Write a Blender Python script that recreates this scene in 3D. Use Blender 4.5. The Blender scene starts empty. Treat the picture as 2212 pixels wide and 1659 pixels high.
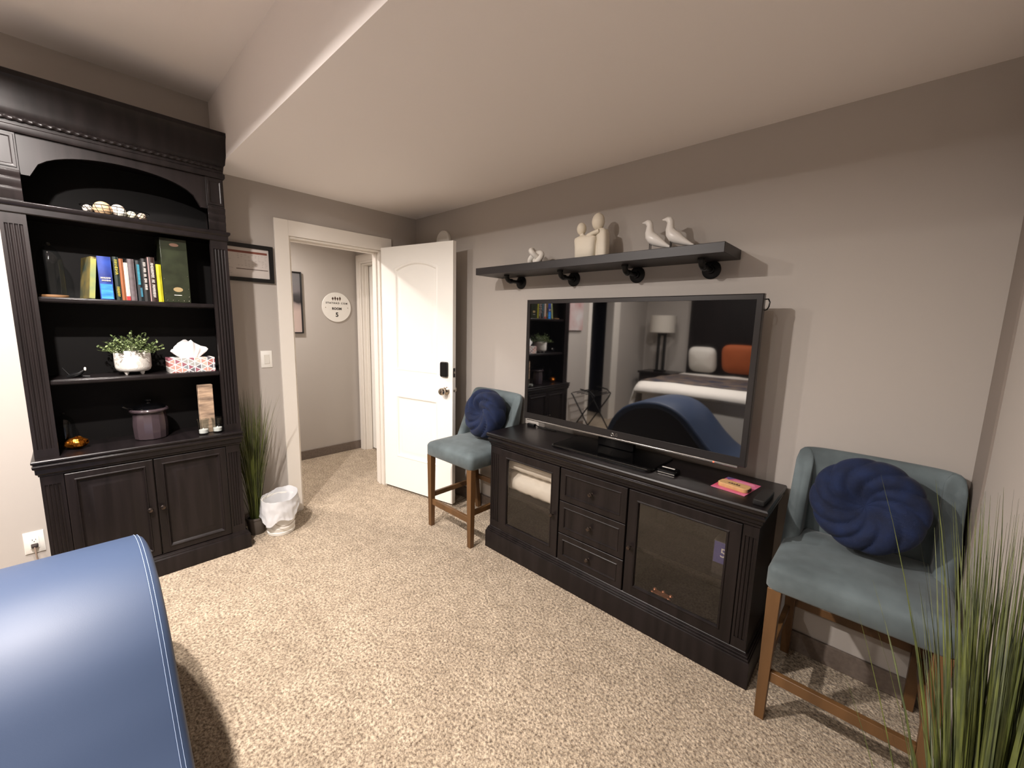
import bpy, bmesh, math, random
from mathutils import Vector, Matrix, noise
from math import sin, cos, pi, radians

SC = bpy.context.scene
COL = SC.collection
# ------------------------------------------------------------------ camera
cam_d = bpy.data.cameras.new('camera'); cam = bpy.data.objects.new('camera', cam_d); COL.objects.link(cam)
YAW, PITCH, ROLL, FPX = radians(132.768), radians(-8.318), radians(1.4448), 881.04
fwd = Vector((cos(YAW)*cos(PITCH), sin(YAW)*cos(PITCH), sin(PITCH)))
rt0 = Vector((sin(YAW), -cos(YAW), 0)); up0 = rt0.cross(fwd)
rt = cos(ROLL)*rt0 + sin(ROLL)*up0; up = -sin(ROLL)*rt0 + cos(ROLL)*up0
cam.matrix_world = Matrix(((rt.x, up.x, -fwd.x, 3.202), (rt.y, up.y, -fwd.y, -2.160), (rt.z, up.z, -fwd.z, 1.459), (0, 0, 0, 1)))
cam_d.sensor_width = 36; cam_d.lens = FPX/2212*36; cam_d.clip_start = 0.02
SC.camera = cam
# ------------------------------------------------------------------ light and exposure
SC.view_settings.view_transform = 'Standard'; SC.view_settings.look = 'None'
SC.view_settings.gamma = 1; SC.view_settings.use_curve_mapping = False
SC.view_settings.exposure = 0.22
w = bpy.data.worlds.new('world'); SC.world = w; w.use_nodes = True
w.node_tree.nodes['Background'].inputs[0].default_value = (0.9, 0.85, 0.8, 1)
w.node_tree.nodes['Background'].inputs[1].default_value = 0.03
LAMP_COLOR = (1.0, 0.92, 0.865)
# (x, y, watts) of the recessed ceiling lamps in the high part of the ceiling
LAMPS = [(2.65, -2.58, 13), (0.80, -3.76, 22), (1.66, -3.76, 28), (2.65, -3.76, 5)]
# hanging cylinder downlights: (x, y, height of the opening, watts)
HANGING = [(0.80, -2.42, 2.51, 38), (1.62, -2.42, 2.51, 84)]
HALL_LAMP = (-0.62, -1.25, 26)

# ------------------------------------------------------------------ materials
def lin(h):
    h = h.lstrip('#'); c = [int(h[i:i+2], 16)/255 for i in (0, 2, 4)]
    return tuple(x/12.92 if x < .04045 else ((x+.055)/1.055)**2.4 for x in c) + (1,)

def mat(name, color, rough=.5, metal=0., spec=.5, var=0., vscale=20., color2=None, bump=0., bscale=200., sheen=0., coat=0.,
        emit=None, estr=0., trans=0., ior=1.5, stretch=None, detail=4, sss=0., bdist=.002):
    m = bpy.data.materials.new(name); m.use_nodes = True
    nt = m.node_tree; b = nt.nodes['Principled BSDF']; L = nt.links.new
    c = lin(color) if isinstance(color, str) else color
    b.inputs['Base Color'].default_value = c
    b.inputs['Roughness'].default_value = rough; b.inputs['Metallic'].default_value = metal
    b.inputs['Specular IOR Level'].default_value = spec; b.inputs['IOR'].default_value = ior
    if sheen: b.inputs['Sheen Weight'].default_value = sheen; b.inputs['Sheen Roughness'].default_value = .4
    if coat: b.inputs['Coat Weight'].default_value = coat; b.inputs['Coat Roughness'].default_value = .1
    if trans: b.inputs['Transmission Weight'].default_value = trans
    if emit: b.inputs['Emission Color'].default_value = lin(emit) if isinstance(emit, str) else emit; b.inputs['Emission Strength'].default_value = estr
    if sss: b.inputs['Subsurface Weight'].default_value = sss; b.inputs['Subsurface Radius'].default_value = (.01, .01, .01)
    if var or bump or color2:
        tc = nt.nodes.new('ShaderNodeTexCoord'); mp = nt.nodes.new('ShaderNodeMapping')
        L(tc.outputs['Object'], mp.inputs[0])
        if stretch: mp.inputs['Scale'].default_value = stretch
    if var or color2:
        n = nt.nodes.new('ShaderNodeTexNoise'); n.inputs['Scale'].default_value = vscale; n.inputs['Detail'].default_value = detail
        L(mp.outputs[0], n.inputs['Vector'])
        r = nt.nodes.new('ShaderNodeValToRGB'); L(n.outputs[0], r.inputs[0])
        r.color_ramp.elements[0].position = .32; r.color_ramp.elements[1].position = .68
        if color2:
            r.color_ramp.elements[0].color = c; r.color_ramp.elements[1].color = lin(color2)
        else:
            r.color_ramp.elements[0].color = tuple(x*(1-var) for x in c[:3])+(1,)
            r.color_ramp.elements[1].color = tuple(min(1, x*(1+var)) for x in c[:3])+(1,)
        L(r.outputs[0], b.inputs['Base Color'])
    if bump:
        n2 = nt.nodes.new('ShaderNodeTexNoise'); n2.inputs['Scale'].default_value = bscale; n2.inputs['Detail'].default_value = 3
        L(mp.outputs[0], n2.inputs['Vector'])
        bp = nt.nodes.new('ShaderNodeBump'); bp.inputs['Strength'].default_value = bump; bp.inputs['Distance'].default_value = bdist
        L(n2.outputs[0], bp.inputs['Height']); L(bp.outputs[0], b.inputs['Normal'])
    return m

def glass_mat(name, tint=(1, 1, 1, 1), rough=.02, ior=1.5):
    # thin pane: lets light straight through and mirrors by Fresnel
    m = bpy.data.materials.new(name); m.use_nodes = True; nt = m.node_tree; nt.nodes.clear(); L = nt.links.new
    o = nt.nodes.new('ShaderNodeOutputMaterial'); t = nt.nodes.new('ShaderNodeBsdfTransparent'); g = nt.nodes.new('ShaderNodeBsdfGlossy')
    f = nt.nodes.new('ShaderNodeFresnel'); mx = nt.nodes.new('ShaderNodeMixShader')
    t.inputs[0].default_value = tint; g.inputs['Roughness'].default_value = rough; f.inputs[0].default_value = ior
    ge = nt.nodes.new('ShaderNodeNewGeometry'); iv = nt.nodes.new('ShaderNodeMath'); iv.operation = 'SUBTRACT'; iv.inputs[0].default_value = 1
    ml = nt.nodes.new('ShaderNodeMath'); ml.operation = 'MULTIPLY'
    L(ge.outputs['Backfacing'], iv.inputs[1]); L(iv.outputs[0], ml.inputs[0]); L(f.outputs[0], ml.inputs[1])
    L(ml.outputs[0], mx.inputs[0]); L(t.outputs[0], mx.inputs[1]); L(g.outputs[0], mx.inputs[2]); L(mx.outputs[0], o.inputs[0])
    return m

def carpet_mat():
    m = bpy.data.materials.new('carpet'); m.use_nodes = True; nt = m.node_tree; b = nt.nodes['Principled BSDF']; L = nt.links.new
    tc = nt.nodes.new('ShaderNodeTexCoord')
    def nz(s, d=3, r=.6):
        n = nt.nodes.new('ShaderNodeTexNoise'); n.inputs['Scale'].default_value = s; n.inputs['Detail'].default_value = d
        n.inputs['Roughness'].default_value = r; L(tc.outputs['Object'], n.inputs['Vector']); return n
    a = nz(85, 5, .75); bb = nz(14, 3); c = nz(2.2, 2)
    def ramp(n, lo, hi, p0=.35, p1=.65):
        r = nt.nodes.new('ShaderNodeValToRGB'); r.color_ramp.elements[0].position = p0; r.color_ramp.elements[1].position = p1
        r.color_ramp.elements[0].color = lo; r.color_ramp.elements[1].color = hi; L(n.outputs[0], r.inputs[0]); return r
    r1 = ramp(a, lin('#685646'), lin('#d8c6ad'), .36, .60)
    r2 = ramp(bb, (.78, .77, .75, 1), (1.0, 1.0, 1.0, 1))
    r3 = ramp(c, (.88, .87, .86, 1), (1, 1, 1, 1))
    def mul(x, y):
        mx = nt.nodes.new('ShaderNodeMix'); mx.data_type = 'RGBA'; mx.blend_type = 'MULTIPLY'; mx.inputs['Factor'].default_value = 1
        L(x, mx.inputs[6]); L(y, mx.inputs[7]); return mx.outputs[2]
    L(mul(mul(r1.outputs[0], r2.outputs[0]), r3.outputs[0]), b.inputs['Base Color'])
    b.inputs['Roughness'].default_value = .95; b.inputs['Specular IOR Level'].default_value = .1
    b.inputs['Sheen Weight'].default_value = .15
    v = nt.nodes.new('ShaderNodeTexVoronoi'); v.inputs['Scale'].default_value = 105; L(tc.outputs['Object'], v.inputs['Vector'])
    ad = nt.nodes.new('ShaderNodeMath'); ad.operation = 'SUBTRACT'; L(a.outputs[0], ad.inputs[0]); L(v.outputs['Distance'], ad.inputs[1])
    bp = nt.nodes.new('ShaderNodeBump'); bp.inputs['Strength'].default_value = .9; bp.inputs['Distance'].default_value = .006
    L(ad.outputs[0], bp.inputs['Height']); L(bp.outputs[0], b.inputs['Normal'])
    return m

M = {}
M['carpet'] = carpet_mat()
M['wall'] = mat('wall_paint', '#b3aca5', .85, bump=.08, bscale=350, bdist=.001)
M['ceil'] = mat('ceiling_paint', '#f1ebe7', .9, bump=.1, bscale=300, bdist=.001)
M['trim'] = mat('white_trim_paint', '#e9e3da', .35)
M['door'] = mat('white_door_paint', '#f6f4ee', .4)
M['taupe'] = mat('taupe_baseboard', '#6d6158', .7, var=.15, vscale=60)
M['dark'] = mat('dark_stained_wood', '#1a1515', .38, spec=.28, var=.35, vscale=30, stretch=(1, 1, .08), bump=.06, bscale=120, bdist=.0004)
M['darkx'] = mat('dark_stained_wood_flat', '#151112', .28, spec=.35, var=.3, vscale=30, stretch=(.1, 1, 1), bump=.03, bscale=120, bdist=.0003)
M['inside'] = mat('dark_back_panel', '#080606', .6, spec=.2)
M['black'] = mat('black_plastic', '#0d0d0e', .35)
M['blackgloss'] = mat('black_gloss', '#060607', .08)
M['blackmetal'] = mat('black_pipe_metal', '#0c0c0d', .45, metal=.4, bump=.1, bscale=90)
M['shelfwood'] = mat('charcoal_shelf_wood', '#231f1f', .45, var=.2, vscale=40, stretch=(.06, 1, 1))
M['knob'] = mat('aged_pewter', '#544b46', .25, metal=.9)
M['nickel'] = mat('satin_nickel', '#b9afa2', .22, metal=1)
M['velvet'] = mat('grey_blue_velvet', '#596467', .8, var=.3, vscale=7, sheen=.22, detail=3, bump=.15, bscale=500)
M['velvet2'] = mat('blue_plush', '#08193a', .9, var=.35, vscale=18, sheen=.04, bump=.5, bscale=260)
M['oak'] = mat('brown_stained_oak', '#5f4327', .45, var=.3, vscale=14, stretch=(1, 1, .12), bump=.05, bscale=200)
M['leather'] = mat('blue_leather', '#33415a', .5, spec=.35, bump=.12, bscale=420, bdist=.0006)
M['navy'] = mat('dark_navy_leather', '#0c1220', .5, bump=.15, bscale=400)
M['thread'] = mat('pale_thread', '#9fb2cf', .7)
M['screen'] = mat('television_glass', '#050506', .03, spec=1.0, ior=1.9)
M['bezel'] = mat('television_bezel', '#2b2827', .3, metal=.2)
M['chrome'] = mat('silver_strip', '#b8b4ae', .25, metal=.9)
M['cream'] = mat('cream_ceramic', '#e3dac8', .55, bump=.15, bscale=90)
M['white'] = mat('white_ceramic', '#e6e2dc', .3)
M['whitem'] = mat('white_matte', '#dcd7cf', .7, bump=.2, bscale=120)
M['plate'] = mat('white_plastic', '#e8e5de', .35)
M['leaf'] = mat('green_leaf', '#45552f', .5, color2='#7c8a5a', vscale=25)
M['grass'] = mat('green_grass_blade', '#262f0d', .55, color2='#585f25', vscale=30, stretch=(1, 1, .2))
M['pot'] = mat('grey_pot', '#5b544e', .6)
M['soil'] = mat('dark_moss', '#1c1a10', .9)
M['linen'] = mat('white_linen', '#e8e2da', .85, bump=.3, bscale=60, bdist=.004)
M['bag'] = mat('thin_white_plastic', '#dedee0', .3, trans=.25, ior=1.1)
M['glass'] = glass_mat('pane_glass', (.88, .87, .85, 1), .03, 1.8)
M['clear'] = glass_mat('clear_glass', (.86, .88, .88, 1), .02, 1.5)
M['ink'] = mat('dark_ink', '#2b2320', .6)
M['ink2'] = mat('brown_ink', '#4a3226', .6)
M['paper'] = mat('paper', '#cdc5bf', .6)
M['gold'] = mat('gold_foil', '#a8641a', .22, metal=.85, color2='#5a2c08', vscale=30, bump=.6, bscale=40, bdist=.01)
M['mauve'] = mat('mauve_glaze', '#3d3337', .2, coat=.4)

# ------------------------------------------------------------------ mesh helpers
W = {}      # world offset of the frame in which an object's mesh coordinates are written
class MB:
    def __init__(s): s.v = []; s.f = []
    def add(s, vs, fs, T=None):
        n = len(s.v); s.v += [tuple(T @ Vector(p)) if T else tuple(p) for p in vs]; s.f += [tuple(i+n for i in f) for f in fs]; return s
    def box(s, x0, x1, y0, y1, z0, z1, T=None):
        return s.add([(x0, y0, z0), (x1, y0, z0), (x1, y1, z0), (x0, y1, z0), (x0, y0, z1), (x1, y0, z1), (x1, y1, z1), (x0, y1, z1)],
                     [(0, 3, 2, 1), (4, 5, 6, 7), (0, 1, 5, 4), (1, 2, 6, 5), (2, 3, 7, 6), (3, 0, 4, 7)], T)
    def loft(s, rings, cap=(1, 1), closed=True, T=None):
        n = len(rings[0]); vs = [p for r in rings for p in r]; fs = []
        for i in range(len(rings)-1):
            for j in range(n if closed else n-1):
                k = (j+1) % n; fs.append((i*n+j, i*n+k, (i+1)*n+k, (i+1)*n+j))
        if cap[0]: fs.append(tuple(range(n))[::-1])
        if cap[1]: fs.append(tuple((len(rings)-1)*n+j for j in range(n)))
        return s.add(vs, fs, T)
    def tube(s, path, r, n=10, T=None, cap=(1, 1)):
        path = [Vector(p) for p in path]; rings = []; prev = None
        for i, p in enumerate(path):
            t = (path[min(i+1, len(path)-1)]-path[max(i-1, 0)]).normalized()
            if prev is None:
                a = Vector((0, 0, 1)) if abs(t.z) < .9 else Vector((1, 0, 0)); u = t.cross(a).normalized()
            else:
                u = (prev-t*prev.dot(t)).normalized()
            prev = u; v = t.cross(u); rr = r[i] if isinstance(r, (list, tuple)) else r
            rings.append([p+rr*(cos(2*pi*k/n)*u+sin(2*pi*k/n)*v) for k in range(n)])
        return s.loft(rings, cap, T=T)
    def lathe(s, prof, c=(0, 0, 0), n=28, axis='z', T=None, cap=(1, 1)):
        rings = []
        for r, h in prof:
            ring = []
            for k in range(n):
                a = 2*pi*k/n; p = (r*cos(a), r*sin(a), h)
                if axis == 'x': p = (p[2], p[0], p[1])
                if axis == 'y': p = (p[0], -p[2], p[1])
                ring.append((p[0]+c[0], p[1]+c[1], p[2]+c[2]))
            rings.append(ring)
        return s.loft(rings, cap, T=T)
    def ball(s, c, r, n=16, m=10, T=None):
        r = (r, r, r) if not isinstance(r, tuple) else r; rings = []
        for i in range(m+1):
            t = pi*i/m; q = max(sin(t), .004)
            rings.append([(c[0]+r[0]*q*cos(2*pi*k/n), c[1]+r[1]*q*sin(2*pi*k/n), c[2]-r[2]*cos(t)) for k in range(n)])
        return s.loft(rings, T=T)
    def stack(s, x0, x1, y0, y1, prof, m=(1, 1, 1, 1)):
        return s.loft([[(x0-o*m[0], y0-o*m[2], z), (x1+o*m[1], y0-o*m[2], z), (x1+o*m[1], y1+o*m[3], z), (x0-o*m[0], y1+o*m[3], z)] for o, z in prof])
    def panel(s, a0, a1, b0, b1, rings, fn, cap=(1, 1)):
        return s.loft([[fn(a0+i, b0+i, d), fn(a1-i, b0+i, d), fn(a1-i, b1-i, d), fn(a0+i, b1-i, d)] for i, d in rings], cap)
    def prism(s, poly, h0, h1, fn):
        return s.loft([[fn(a, b, h0) for a, b in poly], [fn(a, b, h1) for a, b in poly]])

def build(name, mb, m, parent=None, bevel=0., smooth=35, seg=2, subsurf=0, local=False):
    me = bpy.data.meshes.new(name); me.from_pydata([tuple(p) for p in mb.v], [], mb.f)
    bm = bmesh.new(); bm.from_mesh(me); bmesh.ops.recalc_face_normals(bm, faces=bm.faces); bm.to_mesh(me); bm.free()
    me.materials.append(m)
    if smooth:
        me.polygons.foreach_set('use_smooth', [True]*len(me.polygons)); me.set_sharp_from_angle(angle=radians(smooth))
    o = bpy.data.objects.new(name, me); COL.objects.link(o)
    if parent is not None:
        o.parent = parent; o.location = -W.get(parent.name, Vector())
    if bevel:
        b = o.modifiers.new('bevel', 'BEVEL'); b.width = bevel; b.segments = seg; b.limit_method = 'ANGLE'; b.angle_limit = radians(40); b.harden_normals = False
    if subsurf:
        q = o.modifiers.new('sub', 'SUBSURF'); q.levels = q.render_levels = subsurf
    W[o.name] = Vector()
    return o

def tag(o, label, cat, group=None, kind=None):
    o['label'] = label; o['category'] = cat
    if group: o['group'] = group
    if kind: o['kind'] = kind
    return o

def thing(name, loc, label, cat, group=None, local=False, rotz=0):
    o = bpy.data.objects.new(name, None); COL.objects.link(o); o.location = loc; o.rotation_euler = (0, 0, rotz)
    o.empty_display_size = .05
    W[o.name] = Vector() if local else Vector(loc)
    return tag(o, label, cat, group)

def single(name, mb, m, label, cat, group=None, **k):
    return tag(build(name, mb, m, **k), label, cat, group)

def struct(name, mb, m, **k):
    o = build(name, mb, m, **k); o['kind'] = 'structure'; return o

def copy_tree(root, loc, rotz=0., label=None):
    r = root.copy(); COL.objects.link(r); r.location = loc; r.rotation_euler = (0, 0, rotz)
    if label: r['label'] = label
    def rec(a, b):
        for ch in a.children:
            c = ch.copy(); COL.objects.link(c); c.parent = b; rec(ch, c)
    rec(root, r); return r

def text(name, body, size, T, m, parent=None, extrude=.0006, spacing=1.0, offset=0.):
    cu = bpy.data.curves.new(name, 'FONT'); cu.body = body; cu.size = size; cu.align_x = 'CENTER'; cu.align_y = 'CENTER'
    cu.extrude = extrude; cu.offset = offset; cu.space_character = spacing; cu.resolution_u = 3
    t = bpy.data.objects.new(name+'_tmp', cu); COL.objects.link(t)
    bpy.context.view_layer.update()
    me = bpy.data.meshes.new_from_object(t.evaluated_get(bpy.context.evaluated_depsgraph_get()))
    bpy.data.objects.remove(t); me.transform(T); me.materials.clear(); me.materials.append(m)
    o = bpy.data.objects.new(name, me); COL.objects.link(o)
    if parent is not None:
        o.parent = parent; o.location = -W.get(parent.name, Vector())
    W[o.name] = Vector()
    return o

def frame_T(origin, ex, ey):
    ex = Vector(ex).normalized(); ey = Vector(ey).normalized(); ez = ex.cross(ey)
    return Matrix(((ex.x, ey.x, ez.x, origin[0]), (ex.y, ey.y, ez.y, origin[1]), (ex.z, ey.z, ez.z, origin[2]), (0, 0, 0, 1)))

# ================================================================== ROOM
H1, H2, YE = 2.35, 2.742, -1.47       # low ceiling, high ceiling, where the low part ends
YF, XR, XR2, YJ = -5.05, 3.472, 4.3, -1.55
struct('floor', MB().box(-1.30, XR2+.1, YF-.1, .30, -.05, 0), M['carpet'])
# door wall x=0 with two openings
DY0, DY1, DH = -1.058, -.345, 2.036
B0, B1 = -3.90, -3.27
mb = MB()
mb.box(-.12, 0, DY1, 0, 0, H2).box(-.12, 0, B1, DY0, 0, H2).box(-.12, 0, YF, B0, 0, H2)
mb.box(-.12, 0, DY0, DY1, DH, H2).box(-.12, 0, B0, B1, DH, H2)
struct('wall_left', mb, M['wall'])
struct('wall_back', MB().box(-.12, XR+.12, 0, .12, 0, H2), M['wall'])
struct('wall_right', MB().box(XR, XR+.12, YJ, 0, 0, H2).box(XR+.12, XR2, YJ, YJ+.12, 0, H2).box(XR2, XR2+.1, YF, YJ+.12, 0, H2), M['wall'])
struct('wall_front', MB().box(-.12, XR2+.1, YF-.1, YF, 0, H2), M['wall'])
struct('ceiling', MB().box(-.12, XR2+.1, YF-.1, .12, H2, H2+.06), M['ceil'])
struct('ceiling', MB().box(0, XR2, YE, 0, H1, H2), M['ceil'])
# hallway
HX, HE = -1.18, .03
struct('wall_hall', MB().box(HX-.1, HX, -2.6, .3, 0, H1).box(HX, -.12, -2.7, -2.6, 0, H1), M['wall'])
struct('wall_hall_end', MB().box(HX, -1.07, HE, HE+.12, 0, H1).box(-.30, -.12, HE, HE+.12, 0, H1).box(-1.07, -.30, HE, HE+.12, 2.06, H1), M['wall'])
struct('ceiling', MB().box(HX-.1, -.12, -2.7, .3, H1, H1+.05), M['ceil'])
struct('wall_closet', MB().box(-1.0, -.95, B0-.3, B1+.3, 0, H1).box(-1, -.12, B0-.35, B0-.3, 0, H1).box(-1, -.12, B1+.3, B1+.35, 0, H1).box(-1, -.12, B0-.3, B1+.3, H1, H1+.04), M['navy'])
struct('baseboard_hall', MB().box(HX, HX+.014, -2.6, HE, 0, .095), M['taupe'], bevel=.003)
struct('baseboard_hall', MB().box(HX+.014, -1.16, HE-.014, HE, 0, .095), M['taupe'], bevel=.003)
struct('baseboard_back', MB().box(0, XR, -.014, 0, 0, .095), M['taupe'], bevel=.003)
struct('baseboard_left', MB().box(0, .014, B1+.09, -2.36, 0, .095).box(0, .014, -1.49, DY0-.095, 0, .095).box(0, .014, DY1+.09, -.014, 0, .095), M['taupe'], bevel=.003)
# casing of the main door
mb = MB(); cw = .092
for xa, xb in ((0, .017), (-.137, -.12)):
    mb.box(xa, xb, DY0-cw, DY0, 0, DH+.105).box(xa, xb, DY1, DY1+cw, 0, DH+.105).box(xa, xb, DY0, DY1, DH, DH+.105)
mb.box(-.12, 0, DY0, DY0+.014, 0, DH).box(-.12, 0, DY1-.014, DY1, 0, DH).box(-.12, 0, DY0+.014, DY1-.014, DH-.014, DH)
mb.box(-.075, -.04, DY0+.014, DY0+.026, 0, DH-.014).box(-.075, -.04, DY1-.026, DY1-.014, 0, DH-.014).box(-.075, -.04, DY0+.026, DY1-.026, DH-.026, DH-.014)
struct('trim_1', mb, M['trim'], bevel=.002)
mb = MB()
mb.box(0, .017, B0-cw*2, B0, 0, DH+.09).box(0, .017, B1, B1+.08, 0, DH+.09).box(0, .017, B0, B1, DH, DH+.09)
struct('trim_2', mb, M['trim'], bevel=.002)
struct('corner_strip', MB().box(XR-.006, XR, -.20, 0, 0, H1), mat('taupe_wall_strip', '#8b8179', .8))  # thin strip added on the right wall by the corner, darker than the wall
# hall end door with casing
mb = MB()
ins = [(0, 0), (.012, 0)]
mb.box(-1.16, -1.07, HE-.018, HE, 0, 2.15).box(-.30, -.21, HE-.018, HE, 0, 2.15).box(-1.07, -.30, HE-.018, HE, 2.06, 2.15)
mb.box(-1.145, -1.09, HE-.026, HE-.018, 0, 2.135).box(-1.09, -.27, HE-.026, HE-.018, 2.08, 2.135)
mb.box(-1.07, -1.055, HE, HE+.12, 0, 2.06).box(-.315, -.30, HE, HE+.12, 0, 2.06).box(-1.055, -.315, HE, HE+.12, 2.045, 2.06)
mb.box(-1.055, -1.04, HE+.03, HE+.065, 0, 2.045)
struct('trim_3', mb, M['trim'], bevel=.003)
mb = MB()
fnY = lambda y: (lambda a, b, d: (a, y-d, b))
mb.box(-1.052, -.318, HE+.075, HE+.11, .015, 2.043)
mb2 = MB()
for z0, z1 in ((.25, .88), (1.05, 1.92)):
    mb.panel(-.93, -.44, z0, z1, [(0, 0), (.012, .005), (.03, .002), (.05, .006)], fnY(HE+.075))
d2 = struct('door_2', mb, M['door'], bevel=.002)

# ------------------------------------------------------------------ open door (hinged on the right jamb)
DA = Vector((.020, -.355)); DB = Vector((.7715, -.1956)); du = (DB-DA).normalized(); DWID = .762
door_T = Matrix(((du.x, -du.y, 0, DA.x), (du.y, du.x, 0, DA.y), (0, 0, 1, 0), (0, 0, 0, 1)))
# local: x along slab from hinge, y = thickness away from camera, z up
def arch_ring(x0, x1, z0, z1, rise, ins, y, n=14):
    pts = [(x0+ins, y, z0+ins), (x1-ins, y, z0+ins)]
    cx = (x0+x1)/2; hw = (x1-x0)/2-ins
    for k in range(n+1):
        t = 1-2*k/n; pts.append((cx+hw*t, y, z1-ins+rise*(1-t*t) if rise else z1-ins))
    return pts
D3 = thing('door_1', (DA.x, DA.y, 0), 'white panelled interior door standing open against the grey wall', 'door', local=True)
D3.matrix_world = door_T; D3['kind'] = 'structure'
mb = MB()
th = .035
# slab front face is made from a frame with panel holes: stiles, rails and raised panels
holes = [(.15, .61, .30, .845, 0), (.15, .61, 1.055, 1.885, .045)]
mb.box(0, .15, 0, th, .02, 2.055).box(.61, DWID, 0, th, .02, 2.055)
mb.box(.15, .61, 0, th, .02, .30).box(.15, .61, 0, th, .845, 1.055).box(.15, .61, .012, th-.012, .30, 1.95)
# top rail with arched underside
n = 14; cx = .38; hw = .23
top = [(.61, 2.055), (.15, 2.055)] + [(cx-hw+2*hw*k/n, 1.885+.045*(1-(2*k/n-1)**2)) for k in range(n+1)]
for k in range(n):
    xa, za = top[2+k]; xb, zb = top[3+k]
    mb.loft([[(xa, 0, za), (xb, 0, zb), (xb, 0, 2.055), (xa, 0, 2.055)], [(xa, th, za), (xb, th, zb), (xb, th, 2.055), (xa, th, 2.055)]])
slab = build('slab', mb, M['door'], D3, bevel=0)
for x0, x1, z0, z1, rise in holes:
    pm = MB()
    pm.loft([arch_ring(x0, x1, z0, z1, rise, i, y) for i, y in ((0, .014), (0, .001), (.008, -.002), (.016, .0), (.024, .010), (.034, .011), (.065, .0045), (.070, .0045))], cap=(0, 1))
    build('door_panel', pm, M['door'], D3, smooth=25)
kb = MB()
kb.lathe([(.032, 0), (.033, .004), (.026, .010), (.012, .014), (.011, .030), (.018, .036), (.027, .044), (.029, .056), (.024, .066), (.012, .071), (.003, .072)], (.700, 0, .935), 28, 'y')
kb.lathe([(.032, th), (.033, th+.004), (.012, th+.014), (.011, th+.030), (.027, th+.044), (.029, th+.056), (.012, th+.071)], (.700, 0, .935), 28, 'y', T=Matrix(((1, 0, 0, 0), (0, -1, 0, 0), (0, 0, 1, 0), (0, 0, 0, 1))))
build('door_knob', kb, M['nickel'], D3)
def rrect(a0, a1, b0, b1, r, n=5):
    pts = []
    for cx_, cy_, s in ((a1-r, b1-r, 0), (a0+r, b1-r, 1), (a0+r, b0+r, 2), (a1-r, b0+r, 3)):
        for k in range(n+1):
            t = pi/2*(s+k/n); pts.append((cx_+r*cos(t), cy_+r*sin(t)))
    return pts
lk = MB()
lk.loft([[(a, y, b) for a, b in rrect(.652+i, .720-i, 1.043+i, 1.160-i, .012)] for i, y in ((0, 0), (0, -.018), (.004, -.024))])
build('smart_lock', lk, M['black'], D3)
lp = MB(); lp.box(DWID, DWID+.0015, .006, .029, 1.045, 1.115); build('latch_plate', lp, M['black'], D3)
lp = MB(); lp.ball((DWID+.002, .018, 1.08), (.004, .008, .012), 10, 6).ball((DWID+.002, .018, .94), (.006, .009, .012), 10, 6); build('latch', lp, M['nickel'], D3)

# ================================================================== BOOKCASE
FD = lambda a, b, d: (d, a, b)
BK = thing('bookcase', (.15, -1.915, 0), 'tall dark brown bookcase hutch with fluted columns against the left wall', 'bookcase')
Y0, Y1 = -2.322, -1.508
mb = MB().stack(0.005, .31, Y0, Y1, [(.022, 0), (.022, .092), (.020, .097), (.014, .099), (.014, .106), (.007, .109), (.007, .115), (0, .118)], (0, 1, 1, 1))
build('plinth', mb, M['dark'], BK, bevel=.0012)
mb = MB().box(.005, .294, Y0, Y1, .118, .684)
build('cabinet_body', mb, M['dark'], BK)
def pilaster(y0, y1, z0, z1, x0, x1, parent, axis='y', nfl=4, name='pilaster'):
    # fluted column face; flutes stop short of both ends
    m_ = MB(); e = .045; wd = (y1-y0)
    def P_(a, d, z): return (d, a, z) if axis == 'y' else (a, d, z)
    s = 1 if axis == 'y' else -1
    pts = [(y0, x0), (y0, x1)]
    mg = wd*.14; fw = (wd-2*mg)/nfl
    for k in range(nfl):
        a = y0+mg+k*fw
        pts.append((a+fw*.1, x1))
        for q in range(1, 6):
            t = pi*q/6; pts.append((a+fw*(.5-.4*cos(t)), x1-s*fw*.36*sin(t)))
        pts.append((a+fw*.9, x1))
    pts += [(y1, x1), (y1, x0)]
    m_.loft([[P_(a, d, z0+e) for a, d in pts], [P_(a, d, z1-e) for a, d in pts]])
    flat = [(y0, x0), (y0, x1), (y1, x1), (y1, x0)]
    m_.loft([[P_(a, d, z0) for a, d in flat], [P_(a, d, z0+e) for a, d in flat]])
    m_.loft([[P_(a, d, z1-e) for a, d in flat], [P_(a, d, z1) for a, d in flat]])
    return build(name, m_, M['dark'], parent, smooth=30)
pilaster(Y0, -2.246, .118, .684, .2945, .310, BK)
pilaster(-1.580, Y1, .118, .684, .2945, .310, BK)
DOOR_R = [(0, .2945), (0, .312), (.003, .314), (.030, .314), (.033, .318), (.037, .318), (.042, .309), (.048, .3045), (.066, .3045), (.088, .3115), (.092, .3115)]
for a0, a1, ky in ((-2.243, -1.918, -1.948), (-1.912, -1.583, -1.895)):
    d = build('door', MB().panel(a0, a1, .121, .679, DOOR_R, FD), M['dark'], BK, smooth=25)
    k = MB().lathe([(.005, 0), (.005, .010), (.007, .014), (.0125, .018), (.0135, .023), (.010, .029), (.002, .031)], (.313, ky, .402), 20, 'x')
    build('knob', k, M['knob'], d)
mb = MB().stack(.005, .31, Y0, Y1, [(0, .684), (.004, .686), (.004, .693), (.012, .700), (.012, .722), (.018, .727), (.020, .738), (.015, .742), (.015, .748), (.021, .753), (.021, .761), (.017, .766)], (0, 1, 1, 1))
build('countertop', mb, M['darkx'], BK, bevel=.0008)
ZT = 2.245
mb = MB().box(.005, .020, Y0+.01, Y1-.01, .766, ZT)
build('back_panel', mb, M['inside'], BK)
for a0, a1 in ((-2.328, -2.300), (-1.530, -1.492)):
    build('side_panel', MB().box(.005, .262, a0, a1, .766, ZT), M['dark'], BK, bevel=.001)
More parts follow.
